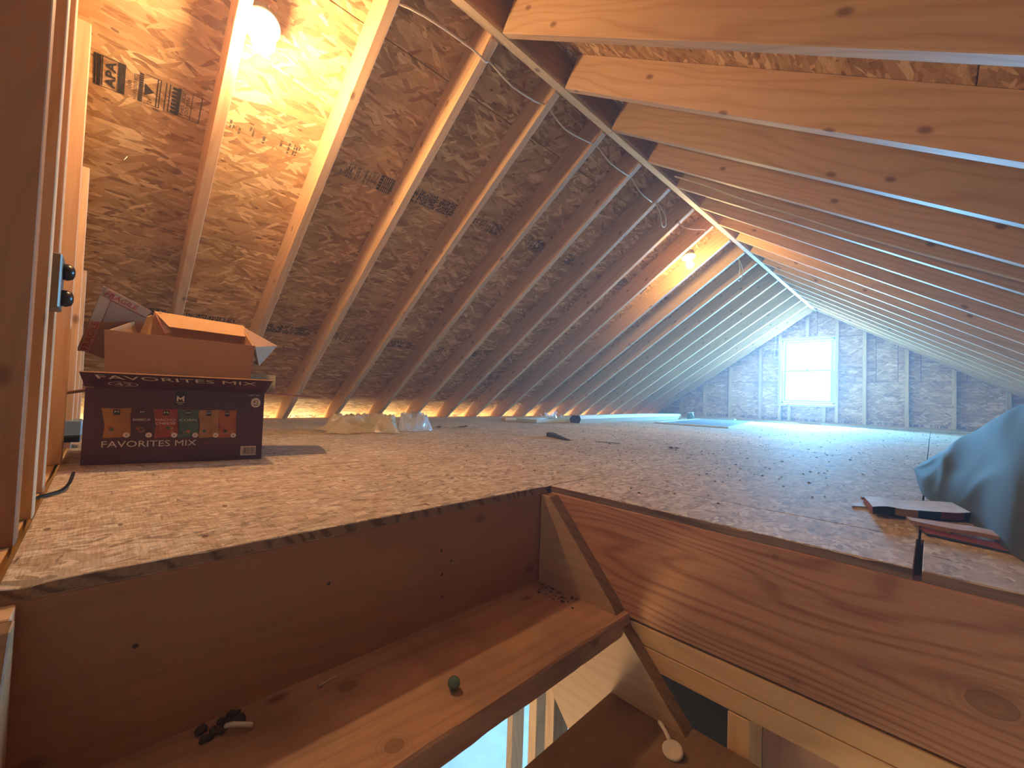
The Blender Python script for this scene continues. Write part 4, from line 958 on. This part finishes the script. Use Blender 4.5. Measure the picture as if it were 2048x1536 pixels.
# dirt crumbs over the floor: uncountable, one object
bm = bmesh.new(); rr = random.Random(11)
for k in range(900):
    x, y = (rr.uniform(-1.2, 1.9), rr.uniform(0.2, 7.4)) if k % 3 else (rr.uniform(-0.4, 1.6), rr.uniform(1.0, 3.2))
    if XA-0.01 < x and y < YB+0.01: continue
    if (-1.2 < x < -0.9 and y > 3.4) or (-1.1 < x < 0.1 and y > 4.6) or (x < 0.2 and y < 0.75) or (x > 1.28 and y < 1.8) or (x < -.7 and y < 1.7): continue
    s = rr.uniform(0.0012, 0.0045)*(1+y*0.2); a = rr.uniform(0, 3.1)
    q = [(s*rr.uniform(.7, 1.6)*math.cos(a+i*2.1), s*rr.uniform(.4, 1)*math.sin(a+i*2.1)) for i in range(3)]
    vs = [bm.verts.new((x+u, y+v, 0.0006)) for u, v in q]; tp = bm.verts.new((x, y, 0.0008+s*0.5))
    for i in range(3): bm.faces.new((vs[i], vs[(i+1) % 3], tp))
o = link('floor_debris', bm_me(bm, 'floor_debris'), 'crumb'); o['kind'] = 'stuff'; o['label'] = 'dark crumbs and wood chips scattered over the strand board floor'

# tread things
bm = bmesh.new(); bmesh.ops.create_uvsphere(bm, u_segments=24, v_segments=16, radius=0.0105)
o = link('marble', bm_me(bm, 'marble', True), 'marble'); o.location = (0.909, 0.453, -0.2385); tag(o, 'green glass marble resting on the top stair tread', 'marble')
r = empty('plastic_spoon', (1.095, 0.850, -0.4255)); tag(r, 'small white plastic scoop with round head on the second tread', 'scoop')
bm = lathe([(0, 0), (0.015, 0), (0.0185, 0.004), (0.0185, 0.009), (0.015, 0.010), (0.010, 0.007), (0, 0.006)], 20); link('scoop_head', bm_me(bm, 'scoop_head', True), 'white_card', r, Matrix.Translation((0.022, -0.022, 0.001)) @ Matrix.Rotation(0.35, 4, 'X'))
tube('handle', [(0.010, -0.010, 0.010), (-0.004, 0.004, 0.011), (-0.018, 0.015, 0.012), (-0.024, 0.020, 0.010)], 0.0042, 'white_card', r)
r = empty('debris_clump', (0.755, 0.150, -0.2498)); tag(r, 'dark crumbly clump with a white curled chip on the top tread against the header', 'debris')
bm = bmesh.new(); rr = random.Random(3)
for k in range(9):
    m_ = Matrix.Translation((rr.uniform(-.016, .016), rr.uniform(-.026, .026), rr.uniform(.002, .006))) @ Matrix.Diagonal((rr.uniform(.004, .009), rr.uniform(.004, .010), rr.uniform(.003, .006), 1))
    bmesh.ops.create_icosphere(bm, subdivisions=2, radius=1, matrix=m_)
for v in bm.verts: v.co += Vector(noise.noise_vector(v.co*150))*0.003; v.co.z = max(v.co.z, 0.0005)
link('dark_lump', bm_me(bm, 'dark_lump'), 'crumb', r)
tube('curled_chip', [(0.014, 0.002, 0.010), (0.022, 0.008, 0.014), (0.027, 0.022, 0.010), (0.028, 0.032, 0.005)], 0.0035, 'white_card', r)
r = empty('debris_clump', (0.75, 0.855, -0.2498)); tag(r, 'bits of litter in the far corner of the top tread', 'debris')
bm = bmesh.new(); rr = random.Random(8)
for k in range(34):
    p = Vector((rr.uniform(-.01, .15)*rr.random()**.4, rr.uniform(-.03, .022), 0.001)); s = rr.uniform(.002, .006)
    vs = [bm.verts.new(p+Vector((rr.uniform(-s, s)*1.6, rr.uniform(-s, s), 0))) for _ in range(3)]; tp = bm.verts.new(p+Vector((0, 0, s*.8)))
    for i in range(3): bm.faces.new((vs[i], vs[(i+1) % 3], tp))
link('chips', bm_me(bm, 'chips'), ['crumb'], r)['kind'] = 'stuff'
bm = lathe([(0, 0), (0.0035, 0), (0.0035, 0.001), (0.0014, 0.0015), (0.0014, 0.030), (0, 0.034)], 8)
o = link('loose_nail', bm_me(bm, 'loose_nail'), 'steel'); o.matrix_world = Matrix.Translation((0.762, 0.285, -0.2465)) @ Matrix.Rotation(-1.45, 4, 'X'); tag(o, 'small loose nail on the top tread close to the header', 'nail')

# ================================================================== TARP AND PAPERS AT RIGHT
def hermite(pts, n):
    P = [Vector(p) for p in pts]; out = []
    for i in range(len(P)-1):
        p0, p1, p2, p3 = P[max(i-1, 0)], P[i], P[i+1], P[min(i+2, len(P)-1)]
        for k in range(n):
            t_ = k/n; out.append(0.5*((2*p1)+(p2-p0)*t_+(2*p0-5*p1+4*p2-p3)*t_*t_+(3*p1-p0-3*p2+p3)*t_**3))
    out.append(P[-1]); return out
rows = [   # from the tip outwards: bottom front, mid front, ridge, mid back, bottom back
    [(1.412, 2.00, 0.046), (1.412, 2.00, 0.050), (1.414, 2.02, 0.052), (1.416, 2.06, 0.030), (1.42, 2.10, 0.004)],
    [(1.434, 1.75, 0.003), (1.437, 1.80, 0.050), (1.460, 2.00, 0.100), (1.50, 2.20, 0.05), (1.52, 2.30, 0.004)],
    [(1.475, 1.56, 0.003), (1.485, 1.65, 0.075), (1.510, 1.95, 0.155), (1.60, 2.35, 0.08), (1.62, 2.50, 0.004)],
    [(1.520, 1.36, 0.003), (1.530, 1.45, 0.105), (1.575, 1.90, 0.222), (1.72, 2.45, 0.12), (1.76, 2.62, 0.004)],
    [(1.550, 1.14, 0.003), (1.568, 1.25, 0.13), (1.640, 1.85, 0.276), (1.85, 2.5, 0.16), (1.90, 2.7, 0.004)],
    [(1.62, 1.02, 0.003), (1.66, 1.15, 0.16), (1.78, 1.75, 0.33), (2.0, 2.5, 0.18), (2.05, 2.7, 0.004)],
    [(1.85, 0.99, 0.003), (1.90, 1.15, 0.14), (2.00, 1.65, 0.28), (2.15, 2.4, 0.14), (2.2, 2.6, 0.004)],
    [(2.25, 1.05, 0.003), (2.27, 1.20, 0.06), (2.3, 1.6, 0.10), (2.35, 2.2, 0.06), (2.4, 2.4, 0.004)]]
cols_ = [hermite([row[i] for row in rows], 10) for i in range(5)]
grid = [hermite([cols_[i][k] for i in range(5)], 14) for k in range(len(cols_[0]))]
bm = bmesh.new(); G = []
for a, row in enumerate(grid):
    R_ = []
    for b2, p in enumerate(row):
        u, w = a/len(grid), b2/len(row); env = math.sin(math.pi*min(1, w*1.02))*min(1, u*5)
        f_ = 1-abs(noise.noise(Vector((u*5+w*2, w*3-u*4, 2))))*2.2
        cr_ = max(0, 1-abs(noise.noise(Vector((u*3.2-w*1.5, w*1.6+u*2.0, 11))))*5)**2
        p = Vector(p)+Vector((-.3, -.5, .8))*0.011*cr_*env+Vector((0, 0, 1))*0.007*f_*env+Vector((-.5, -.6, .2))*0.006*noise.noise(Vector((u*9, w*5, 5)))*env
        p.z = max(p.z, 0.002); R_.append(bm.verts.new(p))
    G.append(R_)
for a in range(len(G)-1):
    for b2 in range(len(G[0])-1):
        try: bm.faces.new((G[a][b2], G[a+1][b2], G[a+1][b2+1], G[a][b2+1]))
        except ValueError: pass
me = bm_me(bm, 'plastic_tarp', True)
o = link('plastic_tarp', me, 'tarp'); tag(o, 'dark slate blue plastic tarp heaped on the floor at the right edge', 'tarp')
# folded newspaper bundle and cardboard slats partly under the tarp
def wavy_slab(name, pts, z0, th, mats, label, cat, amp=0.004, seed=0, n=14):
    """a long quad slab (4 corners) bent along its length"""
    A, B, C_, D_ = [Vector((*p, 0)) for p in pts]; bm = bmesh.new(); G = []
    for i in range(n+1):
        u = i/n; dz = amp*noise.noise(Vector((u*4, seed, 0)))+amp*0.5*math.sin(u*7+seed)
        row = []
        for w in (0, .33, .66, 1):
            p = A.lerp(B, u).lerp(D_.lerp(C_, u), w); row.append(Vector((p.x, p.y, z0+max(0, dz)+amp*0.4*math.sin(w*3+u*5+seed))))
        G.append(row)
    T = [[bm.verts.new(p+Vector((0, 0, th))) for p in r_] for r_ in G]; Bt = [[bm.verts.new(p) for p in r_] for r_ in G]
    for i in range(n):
        for k in range(3):
            bm.faces.new((T[i][k], T[i+1][k], T[i+1][k+1], T[i][k+1])); f = bm.faces.new((Bt[i][k], Bt[i][k+1], Bt[i+1][k+1], Bt[i+1][k]))
        for k in (0, 3):
            f = bm.faces.new((T[i][k], Bt[i][k], Bt[i+1][k], T[i+1][k])); f.material_index = (1 + (i//3) % (len(mats)-1)) if len(mats) > 1 else 0
    for i in (0, n):
        for k in range(3): f = bm.faces.new((T[i][k], T[i][k+1], Bt[i][k+1], Bt[i][k])); f.material_index = len(mats)-1
    o = link(name, bm_me(bm, name), mats); tag(o, label, cat); return o
wavy_slab('folded_newspaper', [(1.362, 1.275), (1.525, 1.430), (1.530, 1.560), (1.335, 1.420)], 0.006, 0.016, ['newsprint', 'navy', 'card_in', 'navy', 'redprint'], 'folded newspaper bundle with dark printed spine, poking out from under the tarp', 'newspaper', 0.004, 1)
wavy_slab('folded_newspaper', [(1.318, 1.365), (1.50, 1.52), (1.50, 1.62), (1.330, 1.455)], 0.001, 0.004, ['white_card', 'newsprint'], 'thin pale newspaper sheet lowest behind the folded bundle', 'newspaper', 0.002, 4)
wavy_slab('cardboard_strip', [(1.330, 1.448), (1.52, 1.60), (1.52, 1.625), (1.325, 1.466)], 0.008, 0.006, ['card', 'card'], 'narrow brown cardboard strip along the back of the newspapers', 'cardboard', 0.002, 7)
wavy_slab('cardboard_strip', [(1.423, 1.232), (1.555, 1.215), (1.56, 1.275), (1.415, 1.270)], 0.010, 0.007, ['card_in', 'card'], 'flat pale brown cardboard in front of the newspaper bundle', 'cardboard', 0.002, 9)
wavy_slab('cardboard_strip', [(1.445, 1.190), (1.56, 1.160), (1.57, 1.225), (1.435, 1.235)], 0.001, 0.004, ['redprint', 'navy'], 'dark printed cardboard scrap lowest at the floor gap', 'cardboard', 0.001, 12)

for o in bpy.data.objects:
    g = {'cable': 'pale electrical cables under the roof', 'lamp': 'bare bulbs under the left rafters', 'cardboard': 'cardboard scraps by the tarp', 'newspaper': 'newspapers by the tarp'}.get(o.get('category'))
    if g and 'black cord' not in o.get('label', ''): o['group'] = g
